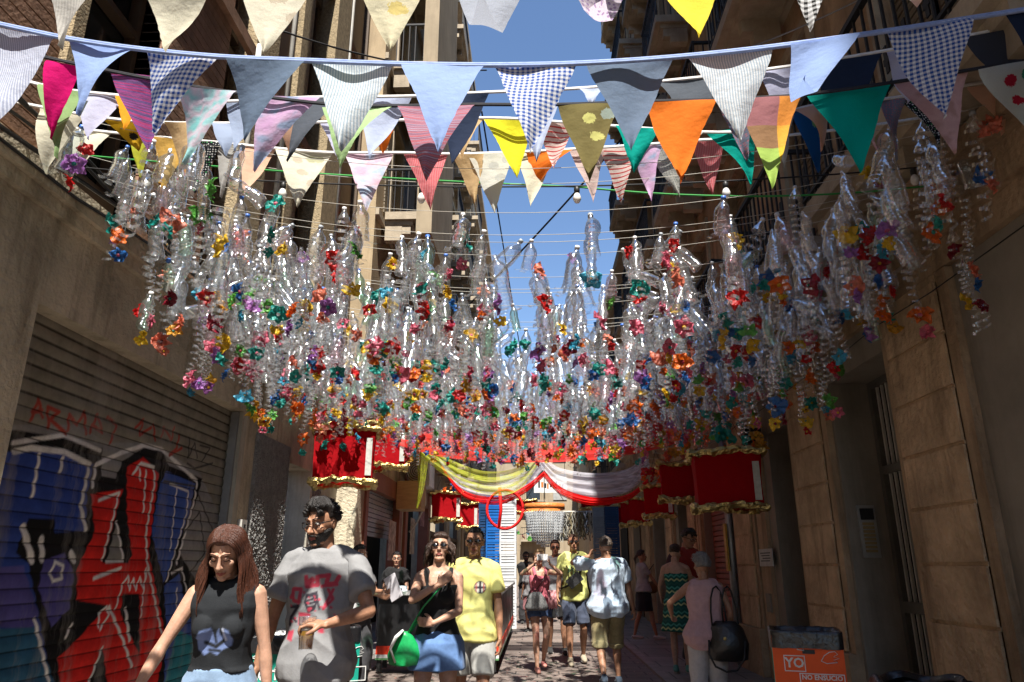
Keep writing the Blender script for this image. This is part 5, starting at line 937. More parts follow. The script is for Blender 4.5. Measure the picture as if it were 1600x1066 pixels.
    for (hj, kn, an) in legs:
        body.tube([hj + V(0, 0, .02), mid(hj, kn, .2), mid(hj, kn, .6), mid(hj, kn, .88), kn], [.088 if not f else .092, .086 if not f else .09, .064, .052, .052], 14, rounded=True)
        c = V(0, .014, 0); body.tube([kn, mid(kn, an, .15), mid(kn, an, .35) + c, mid(kn, an, .65) + c * .5, mid(kn, an, .9), an], [.052, .05, .055 * (1 if not f else .94), .041, .03, .03], 12, rounded=True)
        body.tube([an + V(0, .03, -.045), an + V(0, -.02, -.04), an + V(0, -.1, -.058), an + V(0, -.155, -.065)], [.03, .036, .034, .024], 10, flat=.8, rounded=True)
    # hands: palm, four jointed fingers, thumb from the side of the palm
    info = {}
    for nm, E, W, curl, hd, hn, sx in (('l', EL, WL_, lh_c, lhd, lhn, 1), ('r', ER, WR, rh_c, rhd, rhn, -1)):
        d = (Vector(hd) if hd else (W - E)).normalized(); nrm = Vector(hn) if hn else V(-sx, 0, 0); nrm = (nrm - d * nrm.dot(d)); nrm = nrm.normalized() if nrm.length > .01 else V(0, -1, 0)
        sd_ = d.cross(nrm).normalized(); th = V(0, -1, .2)  # thumb side
        if sd_.dot(th) < 0: sd_ = -sd_
        if hn and len(hn) > 3: pass
        r0 = .0088 if vox > .007 else .0078; hs = .92 if f else 1.0; palm0 = W + d * .012; pc = W + d * .088 * hs
        body.tube([W - d * .01, W + d * .03, pc], [.026 * hs, .037 * hs, .038 * hs], 12, flat=.42, up=tuple(nrm), rounded=False)
        rings = []
        body.tube([W + d * .02 + sd_ * .012, W + d * .082 * hs + sd_ * .026], [.016, .014], 8, rounded=True); body.tube([W + d * .02 - sd_ * .012, W + d * .078 * hs - sd_ * .024], [.015, .013], 8, rounded=True)
        for k, (off, ln) in enumerate(((.029, .074), (.0098, .083), (-.0098, .077), (-.028, .060))):
            p = W + d * (.086 - (.004 if k == 3 else 0)) * hs + sd_ * off * hs; dd = (d + sd_ * off * 2.2).normalized(); pts = [p - dd * .012, p]; ang = 0
            for seg, fr in ((.45, .5), (.3, .95), (.25, .7)):
                ang += curl * fr * 1.5 * (1 + .06 * k); p = p + (dd * math.cos(ang) + nrm * math.sin(ang)) * ln * seg * hs; pts.append(p)
            body.tube(pts, [r0 * 1.1, r0 * 1.05, r0, r0 * .95, r0 * .82], 8, rounded=True)
        p = W + d * .03 * hs + sd_ * .03; t1 = (d * .75 + sd_ * .75 + nrm * .3 * (1 + curl)).normalized(); t2 = (d * .95 + sd_ * .25 + nrm * .6 * (.3 + curl)).normalized()
        body.tube([W + d * .015 + sd_ * .012, p, p + t1 * .036 * hs, p + t1 * .036 * hs + t2 * .03 * hs], [.0155, .0145, .0112, .0092], 8, rounded=True)
        info[nm] = (W, d, nrm, sd_)
    # head
    NB = B(V(0, .012, 1.50)); HM = Matrix.Translation(NB) @ Matrix.Rotation(R(hy), 4, 'Z') @ Matrix.Rotation(R(hr), 4, 'Y') @ Matrix.Rotation(R(hp + lean * .6), 4, 'X') @ Matrix.Translation(V(0, -.012, .133))
    h = lambda *a: HM @ Vector(a); HR3 = HM.to_3x3().to_4x4()
    def he(c, r, mb=body, **k): mb.ell(h(*c), r, M=HR3, **k)
    q_ = .95 if f else 1.0
    he((0, .014, .022), (.073 * q_, .093 * q_, .096), n=20, m=12); he((0, -.024, -.04), (.056 * q_, .064, .066), n=16, m=10); he((0, -.07, -.095), (.026 * q_, .022, .018)); he((0, -.045, -.088), (.044 * q_, .036, .02))
    body.tube([h(0, .02, -.16), h(0, .012, -.05)], [.052 if not f else .044, .05 if not f else .043], 12, rounded=True)
    body.tube([h(0, -.079, .022), h(0, -.091, .0), h(0, -.108, -.026)], [.0075, .009, .0125], 8, rounded=True)
    for sx in (-1, 1):
        he((sx * .011, -.096, -.029), (.009, .01, .0075), n=8, m=6); he((sx * .04, -.062, -.018), (.022, .02, .02), n=10, m=7)
        body.tube([h(sx * .012, -.0835, .034), h(sx * .045, -.07, .034)], [.0068, .0065], 8, rounded=True)
        he((sx * .0745 * q_, .012, -.006), (.008, .017, .03), n=10, m=7); he((sx * .079 * q_, .016, .008), (.008, .014, .016), n=8, m=6)
    body.tube([h(-.02, -.083, -.058), h(0, -.09, -.055), h(.02, -.083, -.058)], [.006, .0075, .006], 8, rounded=True); body.tube([h(-.016, -.082, -.068), h(0, -.087, -.069), h(.016, -.082, -.068)], [.006, .0075, .006], 8, rounded=True)
    remeshed('body', body, SK[sk], root, vox * .75, 2)
    mo = MB(); mo.tube([h(-.025, -.082, -.0605), h(-.008, -.0955, -.057), h(0, -.0955, -.0585), h(.008, -.0955, -.057), h(.025, -.082, -.0605)], [.002, .004, .0035, .004, .002], 8); mo.tube([h(-.022, -.083, -.064), h(0, -.094, -.069), h(.022, -.083, -.064)], [.002, .0052, .002], 8); mo.build('mouth', M_lip, root)
    if eyes == 'eyes' or eyes == 'glasses':
        for sx in (-1, 1):
            e = MB(); he((sx * .031, -.0735, .012), (.0135, .0125, .0085), e, n=12, m=8); eo = e.build('eye', M_eye, root)
            e = MB(); he((sx * .031, -.0835, .011), (.0058, .004, .006), e, n=10, m=6); e.build('iris', M_iris, eo)
            e = MB(); e.tube([h(sx * .015, -.084, .0195), h(sx * .031, -.088, .0225), h(sx * .046, -.076, .0185)], [.002, .003, .002], 6, flat=.8); e.build('eyelid', SK[sk], eo)
    if eyes == 'down':
        for sx in (-1, 1):
            e = MB(); he((sx * .031, -.0735, .012), (.0145, .0135, .0095), e, n=12, m=8); eo = e.build('eyelid', SK[sk], root)
            e = MB(); e.tube([h(sx * .016, -.0835, .006), h(sx * .031, -.0885, .0035), h(sx * .046, -.077, .006)], [.0012, .0022, .0012], 6); e.build('eyelash', M_black, eo)
    if eyes != 'none':
        for sx in (-1, 1): e = MB(); e.tube([h(sx * .013, -.0905, .037), h(sx * .032, -.0865, .0425), h(sx * .052, -.07, .036)], [.003, .0042, .002], 6, flat=.7); e.build('eyebrow', HR[hair[1]] if hair[1] in HR else HR['brown'], root)
    if eyes in ('sunglasses', 'glasses'):
        e = MB()
        for sx in (-1, 1):
            if eyes == 'sunglasses': he((sx * .034, -.09, .01), (.0275, .007, .0165), e, n=16, m=8)
            else:
                ring = [h(sx * .035 + .025 * max(-.85, min(.85, math.cos(a))) * 1.1, -.1 + .012 * abs(math.cos(a)), .008 + .019 * max(-.8, min(.8, math.sin(a)))) for a in [t * math.pi / 10 for t in range(21)]]; e.tube(ring, .002, 6)
            e.tube([h(sx * .06, -.085, .016), h(sx * .079, -.02, .016), h(sx * .083, .02, .008)], .0028, 6)
        e.tube([h(-.012, -.1, .014), h(0, -.103, .017), h(.012, -.1, .014)], .003, 6); e.build('sunglasses' if eyes == 'sunglasses' else 'glasses', M_lens, root)
    # hair
    st, hc = hair; rh_ = random.Random(len(label) * 7 + int(X * 100))
    if st != 'bald':
        hm = MB(); thick = {'short': .013, 'crop': .005, 'quiff': .018, 'bob': .022, 'long': .02, 'bun': .012, 'grey': .024, 'tied': .01}[st]
        def hs_(u, v):
            a = u * 2 * math.pi; b = (v - .5) * math.pi * .998; d = V(math.cos(b) * math.sin(a), -math.cos(b) * math.cos(a), math.sin(b))
            hl = .62 if st not in ('bun', 'tied') else .58; k = 1.0
            fr = -d.y
            sm = lambda x, lo, hi: max(0, min(1, (x - lo) / (hi - lo)))
            face_ = sm(fr, .18, .42) * (1 - sm(d.z, hl - .12, hl + .05)); low = (1 - sm(d.z, -.5, -.3)) if st in ('bob', 'long', 'grey') else (1 - sm(d.z, -.34 + .0, -.12))
            sid = (1 - sm(d.z, .0, .2)) * sm(fr, -.28, -.05) if st in ('short', 'crop', 'quiff', 'bun', 'tied', 'grey') else 0
            cut = max(face_, low, sid); t = thick * (1 + .45 * noise.noise(V(a * 9 if abs(b) < 1.4 else 0, b * 3, X)) + .2 * noise.noise(V(a * 26 if abs(b) < 1.4 else 0, b * 5, 3)))
            if st == 'quiff' and fr > .05 and d.z > .45: t += .016
            r = 1 - .16 * cut; tt = t * (1 - cut)
            return h(d.x * ((.074 * q_) * r + tt), .014 + d.y * (.094 * r + tt), .022 + d.z * (.097 * r + tt))
        hm.grid(hs_, 64, 40)
        def lock(a, z0, L_, wv, r_, out=.02, fwd=0):
            x0, y0 = math.sin(a), -math.cos(a); pts = []
            for k in range(8):
                t = k / 7; rr_ = .078 + out * math.sin(t * 2.4) + .012 * rh_.random(); zz = z0 - L_ * t
                pts.append(NB + V(0, 0, .133 + 0) + Matrix.Rotation(R(hy), 3, 'Z') @ V(x0 * rr_ * (1 + .25 * t) + wv * math.sin(t * 9 + a * 3), .012 + y0 * (rr_ + .012) * (1 + .1 * t) - fwd * t + (HM @ V(0, 0, 0) - NB - V(0, -.012, .133)).y * (1 - t) * .9, zz))
            hm.tube(pts, [r_, r_ * 1.15, r_ * 1.2, r_ * 1.1, r_, r_ * .85, r_ * .6, r_ * .2], 6)
        if st == 'long':
            HZ = Matrix.Rotation(R(hy), 3, 'Z')
            for k in range(640):
                sg = -1 if k % 2 else 1; y = rh_.uniform(-.066, .105); off = rh_.uniform(0, .007); e0 = math.sqrt(max(.05, 1 - ((y - .014) / .106) ** 2)); pts = []
                for j in range(6):
                    b = j / 5 * R(96); yy = y + (.03 * (j / 5) ** 2 if y < 0 else .02 * j / 5); pts.append(h(sg * (.004 + (.074 * q_ * e0 + .014 + off) * math.sin(b)), yy, .022 + (.094 * e0 + .012 + off) * math.cos(b)))
                e = pts[-1]; L_ = rh_.uniform(.23, .32); ou = .024 + .014 * math.sin(y * 38) + rh_.uniform(0, .012); wv = .006 + rh_.uniform(0, .003); ph = y * 22 + sg + rh_.uniform(0, .7); bk = .02 + rh_.uniform(.0, .012)
                for j in range(1, 8):
                    t = j / 7; pts.append(e + HZ @ V(sg * (ou * math.sin(t * 2.2) + .012 * t) + wv * math.sin(t * 8 + ph), (.03 * math.sin(t * 2) if y < .03 else bk * t) + wv * math.cos(t * 7 + ph), -L_ * t))
                r_ = rh_.uniform(.0032, .0055); hm.tube(pts, [r_ * .7, r_, r_, r_, r_, r_] + [r_ * 1.1, r_ * 1.1, r_, r_, r_ * .8, r_ * .5, r_ * .15], 5)
            for k in range(60): a = R(120) + R(120) * rh_.random(); lock(a, rh_.uniform(-.02, .05), rh_.uniform(.24, .34), .008, .01, .02)
        if st == 'bob':
            for k in range(110): a = R(52) + R(256) * rh_.random(); lock(a, rh_.uniform(.0, .06), rh_.uniform(.1, .15), .004, rh_.uniform(.008, .013), .022)
        if st == 'bun': he((0, .115, .05), (.045, .04, .045), hm); he((0, .1, .06), (.055, .03, .05), hm)
        if st == 'tied': he((0, .105, .0), (.03, .035, .035), hm); hm.tube([h(0, .12, 0), h(.01, .15, -.06), h(0, .14, -.15)], [.025, .028, .01], 10, rounded=True)
        if st == 'quiff':
            for k in range(60): a = rh_.uniform(-1.1, 1.1); x = .055 * math.sin(a) + rh_.uniform(-.01, .01); y = rh_.uniform(-.075, .03); zt = .022 + .097 * math.sqrt(max(.1, 1 - (x / .075) ** 2 - ((y - .014) / .1) ** 2)); hm.tube([h(x, y, zt), h(x * 1.05, y - .008, zt + .02), h(x * 1.1, y - .02, zt + .03)], [.011, .01, .003], 6)
        if st in ('quiff', 'short', 'crop', 'grey', 'bun', 'tied'):   # fine tufts break the outline
            for k in range(420 if vox < .007 else 160):
                a = rh_.uniform(0, 6.28); b = rh_.uniform(.02, 1.5); d = V(math.cos(b) * math.sin(a), -math.cos(b) * math.cos(a), math.sin(b))
                if (-d.y > .2 and d.z < .6) or (d.z < .12 and -d.y > -.25): continue
                p0 = (d.x * (.074 * q_ + thick * .7), .014 + d.y * (.094 + thick * .7), .022 + d.z * (.097 + thick * .7)); ln = .5 * thick + .006; t_ = V(d.x * .6 + rh_.uniform(-.5, .5), d.y * .5 - .4 + rh_.uniform(-.3, .3), .35 * d.z)
                hm.tube([h(*p0), h(p0[0] + t_.x * ln + d.x * ln * .5, p0[1] + t_.y * ln + d.y * ln * .5, p0[2] + t_.z * ln + d.z * ln * .5), h(p0[0] + t_.x * ln * 2.2, p0[1] + t_.y * ln * 2.2, p0[2] + t_.z * ln * 1.5 + d.z * ln * .2)], [.0035, .003, .0008], 4)
        hm.build('hair', HR[hc], root)
    if beard:
        b = MB()
        def bs_(u, v):
            a = (u - .5) * R(196); z = -.03 - .082 * v; up = abs(a) / R(98); z = z + .035 * (up ** 2) * v + (.02 * up ** 3); th = .0045 if v > .1 else -.004
            rx = .0665 * (1 - .42 * v ** 2.2) + th; ry = .098 * (1 - .12 * v) - .004 + th; gap = (1 - up) ** 2
            if v < .5 and abs(a) < R(19) and v > .16: ry -= .016
            if v <= .33 and abs(a) < R(48): k = .5 + .5 * math.cos(a / R(48) * math.pi); ry -= .03 * k * (1 - v / .33) ** .7
            n_ = .0022 * noise.noise(V(u * 50, v * 30, 1)); return h(math.sin(a) * (rx + n_), -math.cos(a) * (ry + n_) + .012 * (1 - math.cos(a)), z)
        b.grid(bs_, 48, 20); b.tube([h(-.028, -.086, -.055), h(-.013, -.101, -.046), h(0, -.1035, -.0455), h(.013, -.101, -.046), h(.028, -.086, -.055)], [.003, .0055, .004, .0055, .003], 8)
        b.build('beard', HR[beard], root)
    # clothes
    def legs_cloth(mb, zh, inf, flare=0):
        for (hj, kn, an) in legs:
            if zh > .47: t = (hj.z - zh) / (hj.z - kn.z); e = mid(hj, kn, max(.1, t)); r1 = .074 + inf + flare; mb.tube([hj + V(0, 0, .05), mid(hj, e, .3), e], [.098 + inf, .1 + inf, r1], 18)
            else: t = (kn.z - zh) / (kn.z - an.z); e = mid(kn, an, t); mb.tube([hj + V(0, 0, .03), mid(hj, kn, .3), kn, mid(kn, e, .5) + V(0, .01, 0), e], [.086 + inf, .09 + inf, .066 + inf, .062 + inf + flare, .058 + inf + flare], 18)
    if bottom:
        k, zh, m = bottom[:3]; mb = MB(); inf = bottom[3] if len(bottom) > 3 else .012
        if k in ('shorts', 'trousers'): torso(mb, .815, 1.07, inf); legs_cloth(mb, zh, inf + .002, .012 if k == 'shorts' else .02); remeshed(k, mb, m, root, min(vox, .008), 2, .009)
        elif k == 'skirt':
            rings = []
            for zz in (1.03, .98, .93, .87, .82, .79, zh):
                t = (1.03 - zz) / (1.03 - zh); rx = .15 + .05 * min(1, t * 3) + .025 * t; ry = .105 + .04 * min(1, t * 3) + .03 * t
                mx_ = (legs[0][2].y + legs[1][2].y) / 2 * t * .3; rings.append([B(V(math.cos(a) * (rx + .006 * math.sin(a * 9) * t), mx_ + math.sin(a) * (ry + .006 * math.sin(a * 7) * t), zz)) for a in [q2 * 2 * math.pi / 36 for q2 in range(36)]])
            mb.loft(rings); remeshed('skirt', mb, m, root, vox, 2, .006)
    tops = None
    if top:
        k, zh, m = top[:3]; inf = top[3] if len(top) > 3 else .014; mb = MB(); hemgrow = (lambda zz: .036 * max(0, (1.12 - zz) / .25) if zz < 1.12 else 0)
        if k == 'tank':
            torso(mb, zh, 1.35, inf)
            for sx in (-1, 1):
                pts = [B(V(sx * .075, -.103 * fat, 1.30)), B(V(sx * .082, -.1, 1.36)), B(V(sx * .09, -.075, 1.42)), B(V(sx * .095, -.01, 1.468)), B(V(sx * .09, .06, 1.44)), B(V(sx * .08, .1, 1.37)), B(V(sx * .075, .108, 1.30))]
                mb.tube(pts, [.026 if inf > .012 else .017] * 7, 10, flat=.6, up=(0, 0, 1))
        elif k == 'dress': torso(mb, .84, 1.335, .008)
        else: torso(mb, zh, 1.478, inf, hemgrow)
        if k == 'dress':
            for sx in (-1, 1): mb.tube([B(V(sx * .07, -.1, 1.3)), B(V(sx * .085, -.07, 1.42)), B(V(sx * .09, 0, 1.465)), B(V(sx * .08, .07, 1.42)), B(V(sx * .07, .1, 1.3))], [.012] * 5, 8)
            rings = []
            for zz in (1.08, 1.0, .92, .8, .68, zh):
                t = (1.08 - zz) / (1.08 - zh); rings.append([B(V(math.cos(a) * (.14 + .1 * t ** .7 + .012 * t * math.sin(a * 8)), math.sin(a) * (.1 + .1 * t ** .7 + .012 * t * math.sin(a * 8)), zz)) for a in [q2 * 2 * math.pi / 40 for q2 in range(40)]])
            mb.loft(rings)
        if k in ('tee', 'shirt', 'sleeveless'):
            for Sj, E, sx in ((SL, EL, 1), (SR, ER, -1)):
                e = mid(Sj, E, .62 if k == 'tee' else .72)
                mb.tube([B(V(sx * .05, .013, 1.452)), B(V(sx * .11, .013, 1.447)), Sj] if k != 'sleeveless' else [B(V(sx * .05, .013, 1.452)), B(V(sx * .085, .013, 1.447)), B(V(sx * .112, .013, 1.44))], [.05 * g, .054 * g, .057 * g], 14, rounded=True)
                if k != 'sleeveless': mb.tube([Sj, mid(Sj, e, .4), e], [.058 * g + .002, .058 * g + inf * .3, .061 * g + inf * .5], 16, rounded=False); mb.ell(Sj, (.058 * g,) * 3)
        tops = remeshed({'tee': 'shirt', 'shirt': 'shirt', 'tank': 'tank_top', 'dress': 'dress', 'sleeveless': 'blouse'}[k], mb, m, root, vox if vox > .007 else .0065, 2, .017 if k in ('tee', 'shirt') else .009)
        if k == 'tee':
            c = MB(); c.tube([B(V(.069 * (.8 if f else 1) * math.sin(a), .016 - .07 * (.85 if f else 1) * math.cos(a), 1.484 - .012 * math.cos(a))) for a in [R(q2 * 15) for q2 in range(25)]], .0085, 8); nb_ = c.build('neckband', m, root); at9 = nb_.data.attributes.new('Col', 'FLOAT_COLOR', 'POINT')
            at9.data.foreach_set('color', list({'print_grey_tee': (.22, .22, .225, 1), 'print_yellow_tee': (.58, .54, .18, 1), 'print_lime_tee': (.58, .6, .2, 1)}.get(m.name, (.3, .3, .3, 1))) * len(nb_.data.vertices))
        if k == 'shirt': c = MB(); c.tube([B(V(.07 * math.sin(a), .014 - .07 * math.cos(a), 1.485 + .008 * math.cos(a))) for a in [R(20 + q2 * 20) for q2 in range(17)]], [.016] * 17, 8, flat=.9); c.build('collar', m, root)
    if shoes and feet:
        for (hj, kn, an) in legs:
            mb = MB(); k, m = shoes; mb.tube([an + V(0, .035, -.038), an + V(0, -.02, -.035), an + V(0, -.1, -.052), an + V(0, -.165, -.06)], [.038, .044, .042, .032], 12, flat=.75, rounded=True)
            if k == 'sneaker': mb.tube([an + V(0, .02, -.02), an + V(0, 0, .0)], [.042, .04], 12, rounded=True)
            so_ = remeshed('shoe', mb, m, root, .008, 2); w = MB(); w.loft([[an + V(math.cos(a) * (.045 if k == 'sneaker' else .04), -.06 + math.sin(a) * .115, zz) for a in [q2 * 2 * math.pi / 16 for q2 in range(16)]] for zz in (-.085, -.066)]); w.build('sole', mat('sole_pale', (.4, .38, .35), .8), so_)
    M = Matrix.Translation((X, Y, z)) @ Matrix.Rotation(R(face), 4, 'Z') @ S
    info.update(M=M, SL=SL, SR=SR, B=B, HM=HM, top=tops, root=root, head=h); return info
def tpaint(o, base, prims, soft, front=True, ycut=0):
    me = o.data; co = np.empty(len(me.vertices) * 3); me.vertices.foreach_get('co', co); co = co.reshape(-1, 3); P = co[:, [0, 2]].copy()
    if front: P[co[:, 1] > ycut] = (99, 99)
    paint(me, P, base, prims, soft)
def pm(n): return mat('print_' + n, (1, 1, 1), .88, attr='Col', ns=25, na=.1, bump=.12, bs=140, spec=.2)
# --- near couple
skirt_denim = fabric('denim_light', (.2, .29, .42), ns=9, na=.3); 
A = person('woman with long auburn hair in a black sleeveless top, looking down beside the graffiti shutter', at(362, 900, 3.55).x, 3.55, 1.61, 6, 'f', 'fair', rh=(-.35, -.22, .92), lh=(.26, -.02, .84), rpole=(-.8, .5, 0), lpole=(.7, .6, 0), lean=7, hy=-2, hp=26, hair=('long', 'auburn'), eyes='down',
           top=('sleeveless', 1.055, pm('black_top'), .008), bottom=('shorts', .72, skirt_denim, .014), vox=.0062, rh_c=.3)
BLC, LBL = (.018, .02, .023), (.16, .22, .42)
def cs(x, y): return ((x - 430) / 1000 * .86, 1.30 - (y - 640) / 1000 * .86)
blob = [cs(*p) for p in [(320, 700), (345, 660), (400, 645), (420, 690), (440, 650), (455, 690), (480, 650), (500, 660), (520, 700), (515, 740), (470, 760), (440, 790), (400, 770), (370, 790), (330, 760)]]
tpaint(A['top'], BLC, [('poly', [(x * 1.0, z - .04) for x, z in blob], LBL), ('line', [(-.05, 1.19), (.0, 1.17), (.04, 1.2)], .018, BLC), ('line', [(-.03, 1.155), (.02, 1.15)], .014, BLC), ('line', [(-.01, 1.24), (.0, 1.19)], .012, BLC), ('line', [(.03, 1.25), (.045, 1.2)], .01, (.5, .55, .7))], .008)
Bp = person('bearded man with glasses in a grey printed t-shirt, holding a cup of beer', at(506, 880, 4.1).x, 4.1, 1.77, 0, 'm', 'tan', lh=(.115, -.29, 1.13), rh=(-.30, -.1, .82), lpole=(.9, .2, -.5), rpole=(-.6, .6, 0), lean=2, hy=-22, hp=12, hair=('quiff', 'black'), beard='black', eyes='glasses', fat=.93,
            top=('tee', .80, pm('grey_tee'), .010), bottom=('trousers', .12, fabric('navy', (.02, .025, .05)), -.006), vox=.0062, lh_c=.62, lhd=(-1, -.25, .12), lhn=(0, .35, -1), rh_c=.35, shoes=('sneaker', fabric('shoe_dark', (.03, .03, .03))))
GT, RD, DK2 = (.24, .24, .245), (.42, .05, .08), (.035, .03, .04)
def ms(x, y): return ((x - 920) / 1308 * 1.06, 1.43 - (y - 440) / 1308 * 1.03)
def L_(pts, w, c): return ('line', [ms(*p) for p in pts], w, c)
prs = [L_([(770, 620), (780, 690), (820, 700), (830, 620), (780, 615)], .02, RD), L_([(860, 540), (865, 600), (935, 590), (930, 540), (1000, 530), (985, 590), (1040, 580), (1060, 540)], .022, RD), L_([(870, 580), (900, 560)], .03, RD), L_([(1000, 620), (1035, 680), (985, 740), (1030, 620)], .015, RD), L_([(960, 600), (1050, 590)], .016, RD),
       ('poly', [ms(*p) for p in [(865, 650), (935, 630), (950, 690), (930, 750), (885, 770), (855, 700)]], DK2), L_([(765, 730), (815, 725), (770, 790), (765, 840)], .017, DK2), L_([(790, 800), (810, 820)], .012, DK2), ('poly', [ms(*p) for p in [(822, 760), (905, 770), (905, 830), (825, 840)]], RD), ('poly', [ms(*p) for p in [(752, 880), (800, 870), (797, 940), (755, 930)]], RD), ('poly', [ms(*p) for p in [(960, 850), (1000, 840), (1000, 890), (965, 885)]], RD), L_([(770, 650), (760, 670)], .02, RD),
       L_([(875, 680), (905, 670)], .006, GT), L_([(880, 700), (915, 690)], .006, GT), L_([(885, 720), (925, 712)], .006, GT), L_([(945, 690), (960, 740)], .01, DK2)]
rj = random.Random(2)
for k in range(26): x, y = rj.uniform(750, 1050), rj.uniform(600, 860); prs.append(L_([(x, y), (x + 6, y + 4)], rj.uniform(.005, .013), RD))
tpaint(Bp['top'], GT, prs, .005)
# beer cup in his left hand
W, d, nrm, sd_ = Bp['l']; cpos = Bp['M'] @ (W + d * .085 + nrm * .034)
ct_ = thing('beer_cup', 'clear plastic cup half full of beer in the bearded man\'s hand', 'cup', (cpos.x, cpos.y, cpos.z - .095)); ct_.scale = (1.2,) * 3; w = MB(); w.lathe([(.028, 0), (.036, .13), (.0375, .13), (.0345, .128), (.027, .004)], 20, caps=False); w.build('cup', P_clear, ct_)
w = MB(); w.lathe([(.0265, .006), (.0315, .075)], 20); w.build('beer', mat('beer', (.85, .45, .04), .1, spec=.8, trans=.6), ct_); w = MB(); w.lathe([(.0316, .0755), (.0326, .088)], 20); w.build('foam', mat('foam', (.75, .7, .6), .8), ct_)
# wristband of the woman
W, d, nrm, sd_ = A['r']; w = MB(); a_ = d.cross(V(0, 1, 0)).normalized(); b_ = d.cross(a_); w.tube([W - d * .01 + (a_ * math.cos(t) + b_ * math.sin(t)) * .027 for t in [k * math.pi / 8 for k in range(17)]], .006, 6); w.build('wristband', M_black, A['root'])
# --- the pair at the bar
C_ = person('woman in black tank top, denim skirt and sunglasses looking up, hand on her chest', at(686, 900, 5.75).x, 5.75, 1.66, 3, 'f', 'fair', rh=(.015, -.2, 1.36), lh=(-.02, -.19, 1.08), rpole=(-1, .1, -.5), lpole=(1, .2, -.5), lf=(.1, .02, 0), rf=(-.12, -.1, 0), hp=-12, hair=('bob', 'brown'), eyes='sunglasses',
            top=('tank', .96, fabric('black', (.014, .014, .015)), .011), bottom=('skirt', .74, fabric('denim_blue', (.11, .2, .4), ns=7, na=.35), .01), rhd=(.6, -.1, .5), rhn=(0, 1, 0), lhd=(-1, 0, .1), lhn=(0, 1, 0), shoes=('flat', fabric('shoe_tan', (.3, .2, .12))), vox=.0075)
M = C_['M']; hb = thing('green_handbag', 'small green shoulder bag with long green strap at the hip of the woman in sunglasses', 'handbag', tuple(M @ V(-.26, -.12, .92))); M_gb = mat('green_leather', (.01, .33, .09), .4, spec=.5, bump=.2)
w = MB(); w.loft([[V(.02 + math.cos(a) * rx, math.sin(a) * .05, zz) for a in [k * math.pi / 10 for k in range(20)]] for rx, zz in ((.05, -.14), (.11, -.13), (.125, -.07), (.1, .0), (.06, .06), (.02, .09))]); w.build('bag_body', M_gb, hb)
inv = Matrix.Translation(-(M @ V(-.26, -.12, .92))); 
def wp(*a): return inv @ (M @ Vector(a))
w = MB(); w.tube([wp(-.22, -.13, 1.0), wp(-.1, -.17, 1.2), wp(.02, -.19, 1.33), wp(.075, -.12, 1.42), wp(.09, .0, 1.478), wp(.05, .11, 1.4), wp(-.12, .14, 1.15), wp(-.23, .0, .98)], .013, 8, flat=.4); w.build('strap', M_gb, hb)
w = MB(); w.tube([wp(-.25, -.17, 1.03), wp(-.3, -.19, .98), wp(-.34, -.17, .9), wp(-.3, -.16, .8)], [.02, .03, .025, .02], 8, flat=.4); w.build('scarf', mat('white_scarf', (.7, .7, .68), .8), hb)
D_ = person('man in pale yellow t-shirt, grey shorts and sunglasses right behind the woman in denim skirt', at(741, 900, 6.3).x, 6.3, 1.73, -8, 'm', 'tan', lh=(.23, -.02, .86), lf=(.13, -.12, 0), rf=(-.12, .12, 0), hair=('crop', 'black'), eyes='sunglasses', hy=6, hp=2, fat=.9,
            top=('tee', .86, pm('yellow_tee'), .010), bottom=('shorts', .6, fabric('light_grey', (.36, .36, .34)), .0), shoes=('sneaker', fabric('shoe_grey', (.2, .2, .2))), vox=.0075)
YL = (.62, .58, .2); tpaint(D_['top'], YL, [('line', [(.075, 1.27), (.075, 1.27)], .1, (.05, .04, .05)), ('line', [(.075, 1.27), (.075, 1.27)], .085, (.6, .58, .5)), ('line', [(.04, 1.27), (.11, 1.27)], .018, (.03, .03, .04)), ('line', [(.075, 1.23), (.075, 1.31)], .018, (.03, .03, .04)), ('line', [(.045, 1.24), (.045, 1.3)], .008, (.4, .05, .04)), ('line', [(.105, 1.24), (.105, 1.3)], .008, (.4, .05, .04))], .006)
# --- behind the bar
E_ = person('woman in profile with dark tied hair holding up leaflets behind the bearded man', at(562, 880, 8.9).x, 8.9, 1.66, 62, 'f', 'tan', lh=(.1, -.36, 1.2), rh=(-.05, -.38, 1.16), hair=('tied', 'black'), eyes='eyes', top=('tee', .9, fabric('pale_grey', (.4, .4, .4))), bottom=('trousers', .12, fabric('grey_d', (.06, .06, .065))), shoes=('sneaker', fabric('shoe_dark', (.03, .03, .03))), vox=.011)
F_ = person('woman with glasses and dark curly hair in black standing inside the bar counter', at(619, 890, 12.1).x, 12.1, 1.64, 10, 'f', 'fair', lh=(.16, -.3, 1.05), rh=(-.12, -.3, 1.08), hair=('bun', 'black'), eyes='glasses', top=('tee', .9, fabric('black', (.014, .014, .015))), bottom=('trousers', .12, fabric('grey_d', (.06, .06, .065))), fat=1.12, vox=.011)
p = E_['M'] @ (E_['l'][0] + E_['l'][1] * .1); t = thing('leaflet', 'stack of pale leaflets held up by the woman in profile', 'leaflet', tuple(p), R(-25)); w = MB(); w.box(-.02, .14, -.01, .01, -.12, .16, M=Matrix.Rotation(R(-28), 4, 'Y')); w.build('paper', mat('paper', (.6, .58, .62), .7), t)
w = MB(); w.box(-.075, .075, -.105, .105, 0, .006); o = w.build('paper_sheet', mat('paper_blue', (.55, .68, .72), .7), label='pale blue sheet of paper on the counter in front of the glasses woman', cat='paper'); o.location = (at(627, 905, 11).x, 11.1, 1.08); o.rotation_euler = (R(35), 0, .2)
